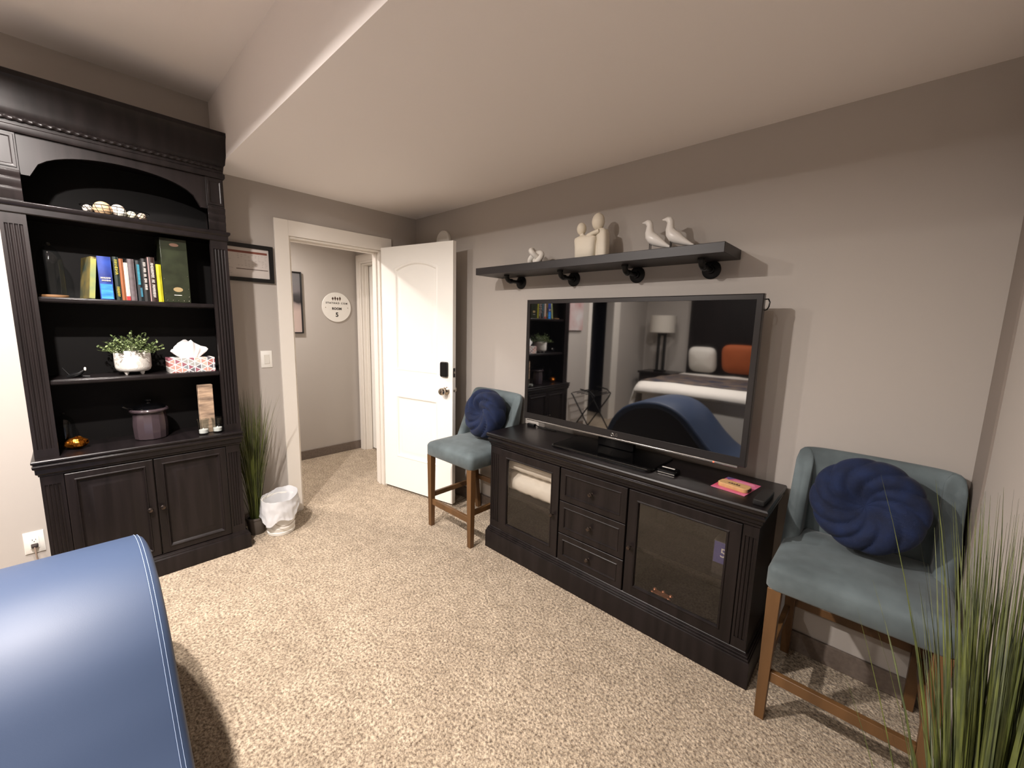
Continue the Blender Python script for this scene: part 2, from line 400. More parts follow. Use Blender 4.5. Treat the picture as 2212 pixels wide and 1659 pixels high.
pilaster(-2.330, -2.250, .766, 1.892, .262, .288, BK)
pilaster(-1.572, -1.490, .766, 1.892, .262, .288, BK)
for a0, a1 in ((-2.330, -2.250), (-1.572, -1.490)):
    cap_ = MB().box(.262, .288, a0, a1, 1.945, ZT)
    cap_.stack(.262, .288, a0, a1, [(0, 1.95), (.003, 1.955), (.003, 1.975), (.008, 1.985), (.008, 1.997), (.002, 2.003), (.006, 2.015), (.010, 2.027), (.010, 2.038), (.004, 2.044), (.008, 2.056), (.012, 2.064), (.012, 2.072), (0, 2.078)], (0, 1, 0, 0))
    cap_.panel(a0+.006, a1-.006, 2.088, 2.225, [(0, .288), (.0, .292), (.010, .292), (.014, .289)], FD)
    build('column_capital', cap_, M['dark'], BK, bevel=.0008)
for z in (1.111, 1.507):
    build('shelf', MB().box(.02, .250, -2.300, -1.530, z, z+.026).box(.25, .260, -2.250, -1.572, z+.001, z+.025).box(.25, .264, -2.25, -1.572, z+.005, z+.021), M['darkx'], BK, bevel=.002)
mb = MB().box(.02, .262, -2.300, -1.530, 1.905, 1.940)
mb.stack(.262, .29, -2.332, -1.488, [(0, 1.892), (.004, 1.896), (.004, 1.922), (.012, 1.930), (.014, 1.938), (.014, 1.943), (.010, 1.946)], (0, 1, 1, 1))
build('ledge', mb, M['darkx'], BK, bevel=.001)
# arched valance
ya, yb = -2.250, -1.572; n = 24; lo = []
for k in range(n+1):
    t = k/n; y = ya+(yb-ya)*t; s = abs(2*t-1)
    if s > .88: z = 2.064
    else: z = 2.066+.130*math.sqrt(max(0, 1-(s/.90)**2))**.9
    lo.append((y, z))
mb = MB()
for k in range(n):
    (yA, zA), (yB, zB) = lo[k], lo[k+1]
    mb.loft([[(.262, yA, zA), (.262, yB, zB), (.262, yB, ZT), (.262, yA, ZT)], [(.282, yA, zA), (.282, yB, zB), (.282, yB, ZT), (.282, yA, ZT)]])
build('arched_valance', mb, M['dark'], BK, smooth=40)
mb = MB().stack(.005, .288, -2.330, -1.490, [(0, ZT-.012), (.006, ZT-.010), (.010, ZT-.002), (.010, 2.262), (.004, 2.266), (.004, 2.275), (.008, 2.305), (.014, 2.312), (.016, 2.330), (.018, 2.345), (.022, 2.385), (.030, 2.425), (.038, 2.448), (.044, 2.455), (.044, 2.474), (.040, 2.478)], (0, 1, 1, 1))
build('crown', mb, M['dark'], BK, bevel=.0008)
# twisted rope moulding on the front of the crown
def rope(y0, y1, x, z, r):
    m_ = MB(); n = 220; rings = []
    for i in range(n+1):
        y = y0+(y1-y0)*i/n; ring = []
        for k in range(12):
            a = 2*pi*k/12; rr = r*(1+.13*cos(2*(a-(y-y0)*110)))
            ring.append((x+rr*cos(a), y, z+rr*sin(a)))
        rings.append(ring)
    return m_.loft(rings)
build('rope_moulding', rope(-2.332, -1.488, .294, 2.290, .0105), M['dark'], BK)
build('crown_return', MB().stack(.005, .20, -1.47, -1.447, [(0, 2.41), (.01, 2.45), (.016, 2.47)], (0, 1, 0, 1)), M['dark'], BK)

# ================================================================== TV CONSOLE
CN = thing('tv_console', (2.15, -.21, 0), 'low dark brown media console with glass doors and three centre drawers', 'media console')
CX0, CX1, CY0, CY1 = 1.395, 2.905, -.385, -.030
FC = lambda a, b, d: (a, CY0-d, b)
mb = MB().stack(CX0, CX1, CY0, CY1, [(.022, 0), (.022, .110), (.019, .117), (.015, .118), (.017, .123), (.015, .128), (.010, .129), (.012, .134), (.010, .139), (.004, .141), (.004, .146), (0, .150)], (1, 1, 1, 0))
build('plinth', mb, M['dark'], CN, bevel=.0008)
mb = MB().stack(CX0, CX1, CY0, CY1, [(0, .690), (.004, .694), (.004, .703), (.010, .709), (.010, .722), (.016, .728), (.019, .736), (.013, .741), (.013, .748), (.022, .753), (.025, .759), (.025, .768), (.020, .775)], (1, 1, 1, 0))
build('top', mb, M['darkx'], CN, bevel=.0008)
mb = MB()
mb.box(CX0, CX0+.02, CY0+.012, CY1, .15, .69).box(CX1-.02, CX1, CY0+.012, CY1, .15, .69).box(CX0+.02, CX1-.02, CY1-.012, CY1, .15, .69)
mb.box(CX0+.02, CX1-.02, CY0+.02, CY1-.012, .15, .165).box(1.938, 1.950, CY0+.012, CY1-.012, .165, .69).box(2.345, 2.357, CY0+.012, CY1-.012, .165, .69)
mb.box(CX0+.02, CX1-.02, CY0+.012, CY0+.03, .683, .69)
build('cabinet_body', mb, M['dark'], CN)
# recessed panels with fluting on the right end
build('shelf', MB().box(2.357, CX1-.02, CY0+.035, CY1-.012, .376, .394), M['darkx'], CN)
build('shelf', MB().box(CX0+.02, 1.938, CY0+.035, CY1-.012, .376, .394), M['darkx'], CN)
pilaster(CX0, 1.487, .15, .69, CY0+.012, CY0-.002, CN, 'x', 4)
pilaster(2.848, CX1, .15, .69, CY0+.012, CY0-.002, CN, 'x', 3)
def glass_door(a0, a1, z0, z1, kx, kz):
    b_ = .055
    rings = [(0, -.012), (0, .006), (.002, .008), (b_-.012, .008), (b_-.008, .012), (b_-.004, .012), (b_, .004), (b_, -.012)]
    d = build('door', MB().panel(a0, a1, z0, z1, rings + [(0, -.012)], FC, cap=(0, 0)), M['dark'], CN, smooth=25)
    build('pane', MB().box(a0+b_-.004, a1-b_+.004, CY0-.001, CY0+.002, z0+b_-.004, z1-b_+.004), M['glass'], d)
    k = MB().lathe([(.006, 0), (.004, .004), (.0045, .012), (.010, .017), (.0115, .022), (.008, .028), (.002, .029)], (kx, CY0-.008, kz), 18, 'y')
    build('knob', k, M['knob'], d)
glass_door(1.489, 1.940, .153, .688, 1.908, .404)
glass_door(2.355, 2.846, .153, .688, 2.380, .404)
for z0, z1 in ((.505, .688), (.316, .500), (.153, .311)):
    d = build('drawer', MB().panel(1.949, 2.346, z0, z1, [(0, -.012), (0, .006), (.002, .008), (.030, .008), (.033, .011), (.036, .011), (.040, .004), (.046, .003)], FC), M['dark'], CN, smooth=25)
    k = MB().lathe([(.007, 0), (.004, .004), (.0045, .012), (.011, .017), (.0125, .022), (.008, .028), (.002, .029)], (2.148, CY0-.003, (z0+z1)/2), 18, 'y')
    build('knob', k, M['knob'], d)

# ================================================================== TELEVISION
TV = thing('television', (2.13, -.19, .775), 'large flat black television standing on the dark media console', 'television')
TX0, TX1, TZ0, TZ1, TY = 1.476, 2.786, .853, 1.614, -.170
mb = MB()
FT = lambda a, b, d: (a, TY+d, b)
mb.loft([[FT(TX0, TZ0, .028), FT(TX1, TZ0, .028), FT(TX1, TZ1, .028), FT(TX0, TZ1, .028)],
         [FT(TX0, TZ0, 0), FT(TX1, TZ0, 0), FT(TX1, TZ1, 0), FT(TX0, TZ1, 0)],
         [FT(TX0+.004, TZ0+.004, -.003), FT(TX1-.004, TZ0+.004, -.003), FT(TX1-.004, TZ1-.004, -.003), FT(TX0+.004, TZ1-.004, -.003)],
         [FT(TX0+.026, TZ0+.040, -.003), FT(TX1-.026, TZ0+.040, -.003), FT(TX1-.026, TZ1-.024, -.003), FT(TX0+.026, TZ1-.024, -.003)],
         [FT(TX0+.027, TZ0+.041, .002), FT(TX1-.027, TZ0+.041, .002), FT(TX1-.027, TZ1-.025, .002), FT(TX0+.027, TZ1-.025, .002)]], cap=(1, 0))
bz = build('bezel', mb, M['bezel'], TV, smooth=0)
build('screen', MB().box(TX0+.026, TX1-.026, TY+.0005, TY+.006, TZ0+.040, TZ1-.024), M['screen'], TV, smooth=0)
build('trim_strip', MB().box(TX0+.03, TX1-.03, TY-.006, TY+.02, TZ0-.008, TZ0+.002), M['chrome'], TV, bevel=.002)
build('rear_housing', MB().stack(TX0+.15, TX1-.15, TY+.0285, TY+.06, [(0, TZ0+.05), (.02, TZ0+.08), (.02, TZ1-.1), (0, TZ1-.06)]), M['black'], TV)
build('neck', MB().box(2.02, 2.24, TY+.03, TY+.06, .786, .98), M['blackgloss'], TV, bevel=.004)
mb = MB().loft([[(a, b, z) for a, b in rrect(1.83+i, 2.43-i, -.345+i, -.045-i, .03)] for i, z in ((0, .7755), (0, .782), (.004, .786))])
build('stand_base', mb, M['blackgloss'], TV)
TYT = frame_T((2.146, TY-.0035, TZ0+.019), (1, 0, 0), (0, 0, 1))
text('logo_lettering', 'LG', .022, TYT, M['chrome'], bz, .0004)
lg = MB(); ringp = [(2.126+.0075*cos(2*pi*k/20), TY-.004, TZ0+.019+.0075*sin(2*pi*k/20)) for k in range(21)]
lg.tube(ringp, .0009, 6).box(2.1255, 2.1268, TY-.0045, TY-.003, TZ0+.016, TZ0+.023).box(2.1255, 2.130, TY-.0045, TY-.003, TZ0+.0155, TZ0+.0168)
build('logo_emblem', lg, M['chrome'], bz)
build('power_light', MB().ball((2.655, TY-.006, TZ0-.003), .0035, 8, 6), mat('red_indicator', '#ff5540', .4, emit='#ff6040', estr=2), TV)
cb = MB().tube([(2.780, TY+.045, 1.592), (2.795, TY+.035, 1.592), (2.802, TY+.03, 1.578), (2.800, TY+.03, 1.560), (2.793, TY+.035, 1.548), (2.780, TY+.045, 1.545)], .0028, 8)
build('cable', cb, M['black'], TV)

# ================================================================== PIPE SHELF
SH = thing('wall_shelf', (1.86, -.125, 1.783), 'long charcoal wooden shelf on black pipe brackets above the television', 'shelf')
build('board', MB().box(1.074, 2.636, -.250, -.001, 1.783, 1.828), M['shelfwood'], SH, bevel=.002)
for x in (1.270, 1.708, 2.126, 2.512):
    p = MB(); zc = 1.746; yv = -.150
    p.lathe([(.044, 0), (.044, .005), (.038, .008), (.020, .010), (.018, .020), (.0145, .021)], (x, -.001, zc), 28, 'y')
    p.tube([(x, -.02, zc), (x, -.105, zc)], .0115, 14)
    p.tube([(x, -.100, zc), (x, -.118, zc)], .0165, 14)
    arc = [(x, -.118-.032*sin(t), zc+.032*(1-cos(t))) for t in [pi/2*k/6 for k in range(7)]]
    p.tube(arc, .0145, 14).tube([(x, yv, zc+.030), (x, yv, 1.783)], .0135, 14).tube([(x, yv, 1.772), (x, yv, 1.783)], .018, 14)
    build('pipe_bracket', p, M['blackmetal'], SH)

# items on the shelf
def trefoil(c, R, r, T=None):
    pts = []
    for k in range(73):
        t = 2*pi*k/72
        pts.append(Vector(((sin(t)+2*sin(2*t))*R/3, (-sin(3*t))*R/2.2, (cos(t)-2*cos(2*t))*R/3)))
    rot = Matrix.Rotation(radians(35), 3, 'Y') @ Matrix.Rotation(radians(25), 3, 'X')
    return MB().tube([rot @ p + Vector(c) for p in pts], r, 14, cap=(0, 0))
single('knot_sculpture', trefoil((1.507, -.140, 1.8755), .050, .0165), M['whitem'], 'small white knot sculpture at the left end of the wall shelf', 'sculpture')
CP = thing('couple_sculpture', (1.90, -.135, 1.828), 'cream abstract couple figurine, taller figure behind a shorter one, on the wall shelf', 'figurine')
def blob(c0, prof, n=24, sx=1., sy=1., lean=0.):
    # prof: list of (rx, ry, z, dx)
    rings = []
    for rx, ry, z, dx in prof:
        ring = []
        for k in range(n):
            a = 2*pi*k/n; ca, sa = cos(a), sin(a); p = .62
            ring.append((c0[0]+dx+rx*math.copysign(abs(ca)**p, ca), c0[1]+ry*math.copysign(abs(sa)**p, sa), z))
        rings.append(ring)
    return rings
mb = MB().loft(blob((1.879, -.150), [(.055, .024, 1.8285, 0), (.063, .030, 1.834, 0), (.065, .033, 1.90, 0), (.070, .034, 1.935, 0), (.068, .030, 1.948, 0), (.052, .022, 1.955, 0), (.020, .014, 1.959, -.020), (.013, .012, 1.966, -.026), (.012, .011, 1.975, -.028)]))
build('short_figure', mb, M['cream'], CP, smooth=60)
build('short_head', MB().ball((1.846, -.150, 1.999), (.027, .026, .034), 20, 14, T=None), M['cream'], CP)
mb = MB().loft(blob((1.975, -.130), [(.026, .026, 1.8285, .004), (.030, .030, 1.85, .004), (.030, .032, 1.93, .002), (.030, .032, 1.965, -.002), (.026, .026, 1.982, -.006), (.016, .018, 1.990, -.014)]))
mb.loft(blob((1.945, -.128), [(.03, .022, 1.8285, 0), (.030, .026, 1.95, 0), (.045, .026, 1.962, 0), (.042, .022, 1.975, 0), (.022, .015, 1.982, 0), (.013, .012, 1.990, 0), (.012, .012, 2.00, 0)]))
mb.tube([(1.965, -.160, 1.972), (1.93, -.168, 1.962), (1.90, -.165, 1.955), (1.885, -.16, 1.952)], [.012, .011, .010, .006], 10)
build('tall_figure', mb, M['cream'], CP, smooth=60)
build('tall_head', MB().ball((1.941, -.132, 2.028), (.036, .033, .046), 20, 14), M['cream'], CP)
# birds: one built, one copied
BD = thing('bird_figurine', (2.245, -.140, 1.828), 'white bird figurine on thin black legs, left of the pair on the wall shelf', 'figurine', 'white bird figurines on the wall shelf', local=True)
prof = [(-.042, .154, .001), (-.036, .153, .004), (-.024, .153, .008), (-.016, .152, .013), (-.006, .148, .0165), (.0, .138, .016), (.0, .122, .017), (.0, .104, .021), (.006, .086, .026), (.018, .072, .029), (.036, .060, .027), (.056, .048, .021), (.078, .036, .014), (.100, .026, .008), (.114, .021, .004)]
mb = MB(); mb.tube([(x, 0, z) for x, z, r in prof], [r for x, z, r in prof], 16)
build('body', mb, M['white'], BD, smooth=60)
build('leg', MB().tube([(.008, -.006, .0), (.008, -.006, .055)], .0022, 8), M['black'], BD)
build('leg', MB().tube([(.008, .010, .0), (.008, .010, .055)], .0022, 8), M['black'], BD)
b2 = copy_tree(BD, (2.349, -.140, 1.828), radians(3), 'white bird figurine on thin black legs, right of the pair near the shelf end')

# ================================================================== STOOLS
def make_stool(loc, label):
    r = thing('counter_stool', loc, label, 'bar stool', 'blue grey upholstered counter stools', local=True)
    # local frame: centre x=0, front at y=-.235, back y=+.235
    mb = MB(); nx, ny = 18, 18
    rings = []
    for i, (ins, z) in enumerate([(.006, .532), (0, .540), (0, .600), (.004, .612), (.012, .622), (.035, .632), (.08, .640), (.16, .645), (.22, .646)]):
        pts = rrect(-.243+ins, .243-ins, -.243+ins, .20-ins*.9, max(.03-ins*.1, .012), 4)
        rings.append([(a, b, z+(.010*(b+.2) if i > 2 else 0)) for a, b in pts])
    mb.loft(rings); build('seat', mb, M['velvet'], r, smooth=50)
    # wrap-around back: rounded cross-sections swept from one wing round to the other
    ns = 44; rings = []
    def plan(q, v):
        a_ = abs(q); x = .214*math.sin(min(a_/.72, 1)*pi/2*.92)/math.sin(pi/2*.92)
        k_ = max(0, (a_-.42)/.58)
        return Vector((math.copysign(x+.006*k_, q), .200+.040*v-(.045+.155*(1-v)**.9)*k_**1.7))
    for i in range(ns+1):
        q = -1+2*i/ns; a_ = abs(q); ring = []
        e_ = max(0, (a_-.93)/.07); thk = .030*(1-.75*e_**2)
        ztop = .978-.012*a_**2-.055*max(0, (a_-.80)/.20)**2.2; zb = .565
        sec = [(1, 0), (1, .2), (1, .4), (1, .6), (1, .78), (1, .90), (.8, .965), (.42, .992), (0, 1), (-.42, .992), (-.8, .965), (-1, .90), (-1, .78), (-1, .6), (-1, .4), (-1, .2), (-1, 0)]
        for o_, v in sec:
            p = plan(q, v); d_ = (plan(min(q+.02, 1.02), v)-plan(max(q-.02, -1.02), v)).normalized()
            ring.append((p.x-d_.y*thk*o_, p.y+d_.x*thk*o_, zb+(ztop-zb)*v))
        rings.append(ring)
    mb = MB().loft(rings); build('backrest', mb, M['velvet'], r, smooth=70)
    def leg(x0, y0, x1, y1, w0, w1, z0, z1):
        m_ = MB(); m_.loft([[(x0-w0, y0-w0, z0), (x0+w0, y0-w0, z0), (x0+w0, y0+w0, z0), (x0-w0, y0+w0, z0)], [(x1-w1, y1-w1, z1), (x1+w1, y1-w1, z1), (x1+w1, y1+w1, z1), (x1-w1, y1+w1, z1)]])
        return build('leg', m_, M['oak'], r, bevel=.002)
    for sx in (-1, 1):
        leg(sx*.213, -.215, sx*.213, -.215, .016, .0215, 0, .535)
        leg(sx*.205, .235, sx*.205, .175, .016, .0215, 0, .535)
    build('footrest', MB().box(-.195, .195, -.225, -.203, .165, .205), M['oak'], r, bevel=.002)
    build('stretcher', MB().box(-.190, .190, .210, .230, .245, .280), M['oak'], r, bevel=.002)
    for sx in (-1, 1):
        build('stretcher', MB().box(sx*.213-.010, sx*.213+.010, -.196, .205, .215, .250), M['oak'], r, bevel=.002)
    return r
S1 = make_stool((1.108, -.275, 0), 'blue grey velvet counter stool between the open door and the console')
S2 = copy_tree(S1, (3.205, -.275, 0), 0, 'blue grey velvet counter stool right of the console beside the tall grass plant')

def twist_cushion(c, rx, thick, N, twist, tilt, rotz, label, spin=0.):
    mb = MB(); nu, nv = 220, 40; rings = []
    for j in range(nv+1):
        t = pi*j/nv; ring = []
        for i in range(nu):
            a = 2*pi*i/nu; rho = sin(t)
            side = cos(t)
            ph = a + twist*(1-rho)*(1 if side > 0 else -1)
            lobe = abs(sin(N/2*ph+.35*sin(2*a)+.25*sin(3*a+1)))**.55
            rad = rx*(rho**.8)*(1-.045*(1-lobe)*rho)
            dim = 1-.62*math.exp(-(rho/.30)**2)
            h = thick*side*(abs(side)**-.35 if abs(side) > .05 else 1)*dim*(1-(.36 if N < 8 else .22)*(1-lobe)*min(1, rho*2.5))
            ring.append((rad*cos(a+spin), h, rad*sin(a+spin)))
        rings.append(ring)
    mb.loft(rings)
    o = build('twisted_cushion', mb, M['velvet2'], smooth=80)
    o.location = c; o.rotation_euler = (tilt, 0, rotz)
    return tag(o, label, 'cushion', 'navy blue twisted round cushions')
twist_cushion((1.150, -.215, .832), .175, .098, 7, 1.9, radians(-10), radians(-4), 'navy blue twisted round cushion leaning on the stool by the open door', .4)
twist_cushion((3.200, -.235, .838), .170, .088, 10, 1.2, radians(-12), radians(-6), 'navy blue twisted round cushion leaning on the stool right of the console', 1.)

# ================================================================== BLUE CHAISE
CH = thing('chaise_lounge', (1.7, -2.4, 0), 'blue leather curved chaise lounge in the near left corner', 'chaise lounge')
key = [(.98, .10), (1.02, .32), (1.10, .51), (1.23, .645), (1.40, .715), (1.57, .735), (1.72, .705), (1.85, .625), (1.96, .510), (2.07, .395), (2.20, .300), (2.36, .270), (2.52, .285), (2.66, .31), (2.78, .30), (2.86, .24), (2.90, .14)]
def catmull(pts, n=6):
    out = []
    for i in range(len(pts)-1):
        p0, p1, p2, p3 = [Vector(pts[max(0, min(len(pts)-1, k))]) for k in (i-1, i, i+1, i+2)]
        for k in range(n):
            t = k/n; out.append(.5*((2*p1)+(-p0+p2)*t+(2*p0-5*p1+4*p2-p3)*t*t+(-p0+3*p1-3*p2+p3)*t**3))
    out.append(Vector(pts[-1])); return out
prof = catmull(key)
nrm = []
for i, p in enumerate(prof):
    t = (prof[min(i+1, len(prof)-1)]-prof[max(i-1, 0)]).normalized(); nrm.append(Vector((-t.y, t.x)))
CYA, CYB = -2.74, -2.046
def shell(y, ins, thick=.07):
    top = [p-nq*ins for p, nq in zip(prof, nrm)]; bot = [p-nq*(thick-ins*.3) for p, nq in zip(prof, nrm)]
    return [(p.x, y, p.y) for p in top]+[(p.x, y, p.y) for p in reversed(bot)]
sts = [(CYA, .028), (CYA+.005, .014), (CYA+.014, .005), (CYA+.03, .0), (CYA+.3, -.003), (CYB-.3, -.003), (CYB-.030, 0), (CYB-.016, .004), (CYB-.006, .013), (CYB, .028)]
build('cushion', MB().loft([shell(y, i) for y, i in sts]), M['leather'], CH, smooth=70)
mb = MB()
base = [(p-nq*.066) for p, nq in zip(prof, nrm)]
ringA = [(p.x, p.y) for p in base if p.y > .02] + [(2.80, .0), (1.02, .0)]
mb.prism(ringA, CYA+.004, CYB-.004, lambda a, b, h: (a, h, b))
build('base', mb, M['navy'], CH, smooth=40)
for yy in (CYB-.026, CYB-.0175):
    m_ = MB(); ins = .0012 if yy > CYB-.02 else -.0002
    m_.tube([(p.x+nq.x*(.0004-ins*1.6), yy, p.y+nq.y*(.0004-ins*1.6)) for p, nq in zip(prof, nrm)], .0005, 5)
    build('stitching', m_, M['thread'], CH)

# ================================================================== PLANTS, BIN
def grass(name, c, label, n, hmin, hmax, spread, lean=(0, 0), seed=1, rpot=.07, hpot=.13, wid=.004, clampy=None, clampx=None, wild=()):
    rnd = random.Random(seed)
    r = thing(name, (c[0], c[1], 0), label, 'plant')
    pm = MB().lathe([(rpot*.75, 0), (rpot*.8, .004), (rpot, hpot-.015), (rpot*1.06, hpot-.012), (rpot*1.06, hpot), (rpot*.93, hpot), (rpot*.9, hpot-.02)], (c[0], c[1], 0), 28)
    build('pot', pm, M['pot'], r)
    build('soil', MB().lathe([(rpot*.88, hpot-.03), (rpot*.85, hpot-.012), (.01, hpot-.008)], (c[0], c[1], 0), 20), M['soil'], r)
    g = MB()
    def blade(b, tip, h, bend, w_):
        seg = 9; pts = []
        for k in range(seg+1):
            t = k/seg
            p = Vector(b)+Vector((tip[0]*t**bend, tip[1]*t**bend, h*(t-.12*t**3*min(1.5, (tip[0]**2+tip[1]**2)**.5/h*2))))
            if clampy is not None and p.y < clampy and p.x < .33 and k > 1: p.y = clampy+.001
            if clampx is not None and p.x > clampx: p.x = clampx
            if p.x < .006 and c[0] < 1: p.x = .006
            pts.append(p)
        d = Vector((-(tip[1]), tip[0], 0)); d = d.normalized() if d.length > 1e-4 else Vector((1, 0, 0))
        a = rnd.uniform(0, pi); d = Vector((cos(a), sin(a), 0))*.7+d*.3; d.normalize()
        L, R = [], []
        for k, p in enumerate(pts):
            t = k/seg; ww = w_*(1-t**2.2)*.5+.00015
            L.append(p-d*ww); R.append(p+d*ww)
        N = len(L); mid = [p+Vector((d.y, -d.x, 0))*w_*.18*(1-k/N) for k, p in enumerate(pts)]
        vs = L+mid+R; fs = []
        for k in range(N-1):
            fs += [(k, k+1, N+k+1, N+k), (N+k, N+k+1, 2*N+k+1, 2*N+k)]
        g.add(vs, fs)
    for i in range(n):
        a = rnd.uniform(0, 2*pi); q = rnd.random()**.5*rpot*.55
        h = hmin+(hmax-hmin)*rnd.random()**.6
        s = abs(rnd.gauss(0, spread))
        blade((c[0]+q*cos(a), c[1]+q*sin(a), hpot-.02), (s*cos(a)+lean[0]*h, s*sin(a)+lean[1]*h), h, rnd.uniform(1.3, 2.2), wid*rnd.uniform(.6, 1.2))
    for tip, h in wild: blade((c[0], c[1], hpot-.02), tip, h, 1.2, wid*.5)
    o = build('grass_blades', g, M['grass'], r, smooth=80); o['kind'] = 'stuff'
    return r
grass('grass_plant', (.150, -1.405), 'tall green artificial grass in a small pot between bookcase and door', 330, .35, .93, .085, (0, .0), 3, .060, .12, .0045, clampy=-1.484)
grass('grass_plant', (3.412, -1.20), 'tall green artificial grass at the right edge beside the stool', 520, .35, 1.10, .075, (0.03, .32), 8, .052, .15, .006, clampx=3.466, wild=(((-.20, .45), .45), ((-.09, .40), .80)))

BN = thing('waste_bin', (.238, -1.282, 0), 'small white waste bin lined with a thin plastic bag beside the door casing', 'waste bin')
bc = (.238, -1.282, 0)
build('bucket', MB().lathe([(.080, 0), (.084, .003), (.086, .02), (.083, .024), (.088, .05), (.0855, .055), (.103, .235), (.106, .238), (.106, .243), (.100, .243), (.098, .235), (.080, .01), (.01, .008)], bc, 40), M['plate'], BN)
rnd = random.Random(5); rings = []
for j in range(16):
    t = j/15; ring = []
    for k in range(72):
        a = 2*pi*k/72
        nn = .55*noise.noise(Vector((cos(a)*2.5, sin(a)*2.5, t*4)))+.35*noise.noise(Vector((cos(a)*8, sin(a)*8, t*9)))
        if t < .25:   # inside going up to the rim
            q = t/.25; rr = .070+.032*q; z = .12+.135*q+.014*nn*q
        else:
            q = (t-.25)/.75; drop = .10+.055*sin(a*1.0+2.4)+.02*sin(5*a)
            rr = .112+.010*q+.012*nn*(q+.3)+.003*sin(22*a+6*nn)*q; z = .255+.030*max(0, 1-q*3)*max(0, sin(a-.4))-drop*q+.010*nn
        ring.append((bc[0]+rr*cos(a), bc[1]+rr*sin(a), z))
    rings.append(ring)
build('liner_bag', MB().loft(rings, cap=(0, 0)), M['bag'], BN, smooth=80)
hp = [(bc[0]+.110*cos(t)*.9+.045, bc[1]+.108*cos(t), .225-.155*sin(t)) for t in [pi*k/24 for k in range(25)]]
hp = [(bc[0]+.1085*sin(t)*1.0+.004, bc[1]+.1085*cos(t), .225-.150*sin(t)) for t in [pi*k/24 for k in range(25)]]
build('handle', MB().tube(hp, .0017, 6), M['nickel'], BN)

# ================================================================== BOOKS AND SHELF THINGS IN THE BOOKCASE
def book(y0, y1, z0, ztop, color, label, depth=.155, xf=.222, leanz=0., title=None, extra=None, hard=True, cat='book', grp='books on the second shelf'):
    h = ztop-z0; wd = y1-y0
    r = thing('book', (xf-depth/2, (y0+y1)/2, z0), label, cat, grp, local=True)
    cm = mat('cover_'+color.strip('#'), color, .45) if not isinstance(color, bpy.types.Material) else color
    cv = MB(); c_ = .0022
    # cover: U-shaped jacket
    a = -wd/2; b = wd/2; X0 = -depth/2; X1 = depth/2
    cv.box(X0, X1, a, a+c_, 0, h).box(X0, X1, b-c_, b, 0, h)
    sp = [(X1-c_, a+c_), (X1, a+c_)] + [(X1+.003*sin(pi*k/6), a+c_+(wd-2*c_)*k/6) for k in range(1, 6)] + [(X1, b-c_), (X1-c_, b-c_)]
    cv.prism(sp, 0, h, lambda p, q, s: (p, q, s))
    build('cover', cv, cm, r, smooth=30)
    build('pages', MB().box(X0+.003, X1-c_, a+c_, b-c_, .003, h-.003), M['pages'], r)
    r.rotation_euler = (leanz, 0, 0)
    return r, cm
M['pages'] = mat('book_pages', '#b9ad98', .8, bump=.2, bscale=300)
ZS = 1.5335
def spine_box(r, y0, y1, z0, z1, m_, name='spine_band', depth=.155):
    return build(name, MB().box(depth/2-.001, depth/2+.0042, y0, y1, z0, z1), m_, r)
art = mat('painted_cover', '#1c3334', .5, color2='#7d6b34', vscale=9, detail=5)
r1, _ = book(-2.078, -2.056, ZS, 1.742, art, 'leaning book with painted green and yellow cover, leftmost of the row', leanz=radians(-6)); r1.rotation_euler = (radians(-6), 0, radians(11)); r1.location.y -= .014
r1.location.y += -.004; r1.location.z += .001
spine_box(r1, -.010, .010, .002, .200, mat('pale_green_spine', '#6f7d5c', .5, color2='#94924f', vscale=14))
bl = bpy.data.materials.new('blue_cover'); bl = mat('blue_cover', '#1b2560', .4, color2='#26408f', vscale=14)
r2, _ = book(-2.038, -1.988, ZS, 1.748, bl, 'thick blue book with pale lettering across its spine')
spine_box(r2, -.022, .022, .004, .078, mat('bright_blue_band', '#1d5fae', .4, color2='#3d8fd8', vscale=20, stretch=(1, 1, 3)))
def marks(r, words, z0, z1, wd, m_, y=0., seed=0, across=False, depth=.155):
    # worn, unreadable lettering: letter-sized strokes grouped in words, running down (or across) the spine
    rn = random.Random(seed); m2 = MB(); n = sum(words)+len(words)-1; step = (z1-z0)/n; i = 0
    x0, x1 = depth/2+.001, depth/2+.0036
    for q in words:
        for k in range(q):
            p0 = i*step+step*.12; p1 = (i+1)*step-step*.1
            mid = (p0+p1)/2; kind = rn.randrange(4)
            bars = [(p0, p0+step*.22, 0, 1)] + ([(p0, p1, .78, 1)] if kind in (0, 2) else []) + ([(p0, p1, .40, .58)] if kind != 1 else []) + ([(p1-step*.22, p1, .2 if kind == 3 else 0, 1)] if kind in (0, 1, 3) else [(p0, p1, 0, .2)])
            for (a0, a1, b0, b1) in bars:
                if across: m2.box(x0, x1, y-(z1-z0)/2+a0, y-(z1-z0)/2+a1, wd[0]+(wd[1]-wd[0])*b0, wd[0]+(wd[1]-wd[0])*b1)
                else: m2.box(x0, x1, y-wd/2+wd*b0, y-wd/2+wd*b1, z1-a1, z1-a0)
            i += 1
        i += 1
    o = build('spine_lettering', m2, m_, r); o['kind'] = 'stuff'; return o
wink = mat('white_ink', '#cfc8c2', .5)
marks(r2, [6], 0, .038, (.104, .112), wink, 0, 1, True, .1585); marks(r2, [6], 0, .034, (.092, .099), wink, .001, 2, True, .1585)
r3, _ = book(-1.980, -1.960, ZS, 1.752, '#14201c', 'slim dark book with yellow spine titling beside the thick blue book')
yi = mat('yellow_ink', '#b0a03c', .5); marks(r3, [5], .128, .205, .010, yi, 0, 3, depth=.1585); marks(r3, [5], .018, .068, .010, yi, 0, 4, depth=.1585)
r4, _ = book(-1.9585, -1.9425, ZS, 1.745, '#7d4a2b', 'thin rust brown paperback beside the white and red book')
r5, _ = book(-1.9415, -1.9265, ZS, 1.727, '#cdc4b8', 'thin white book with a red foot on its spine')
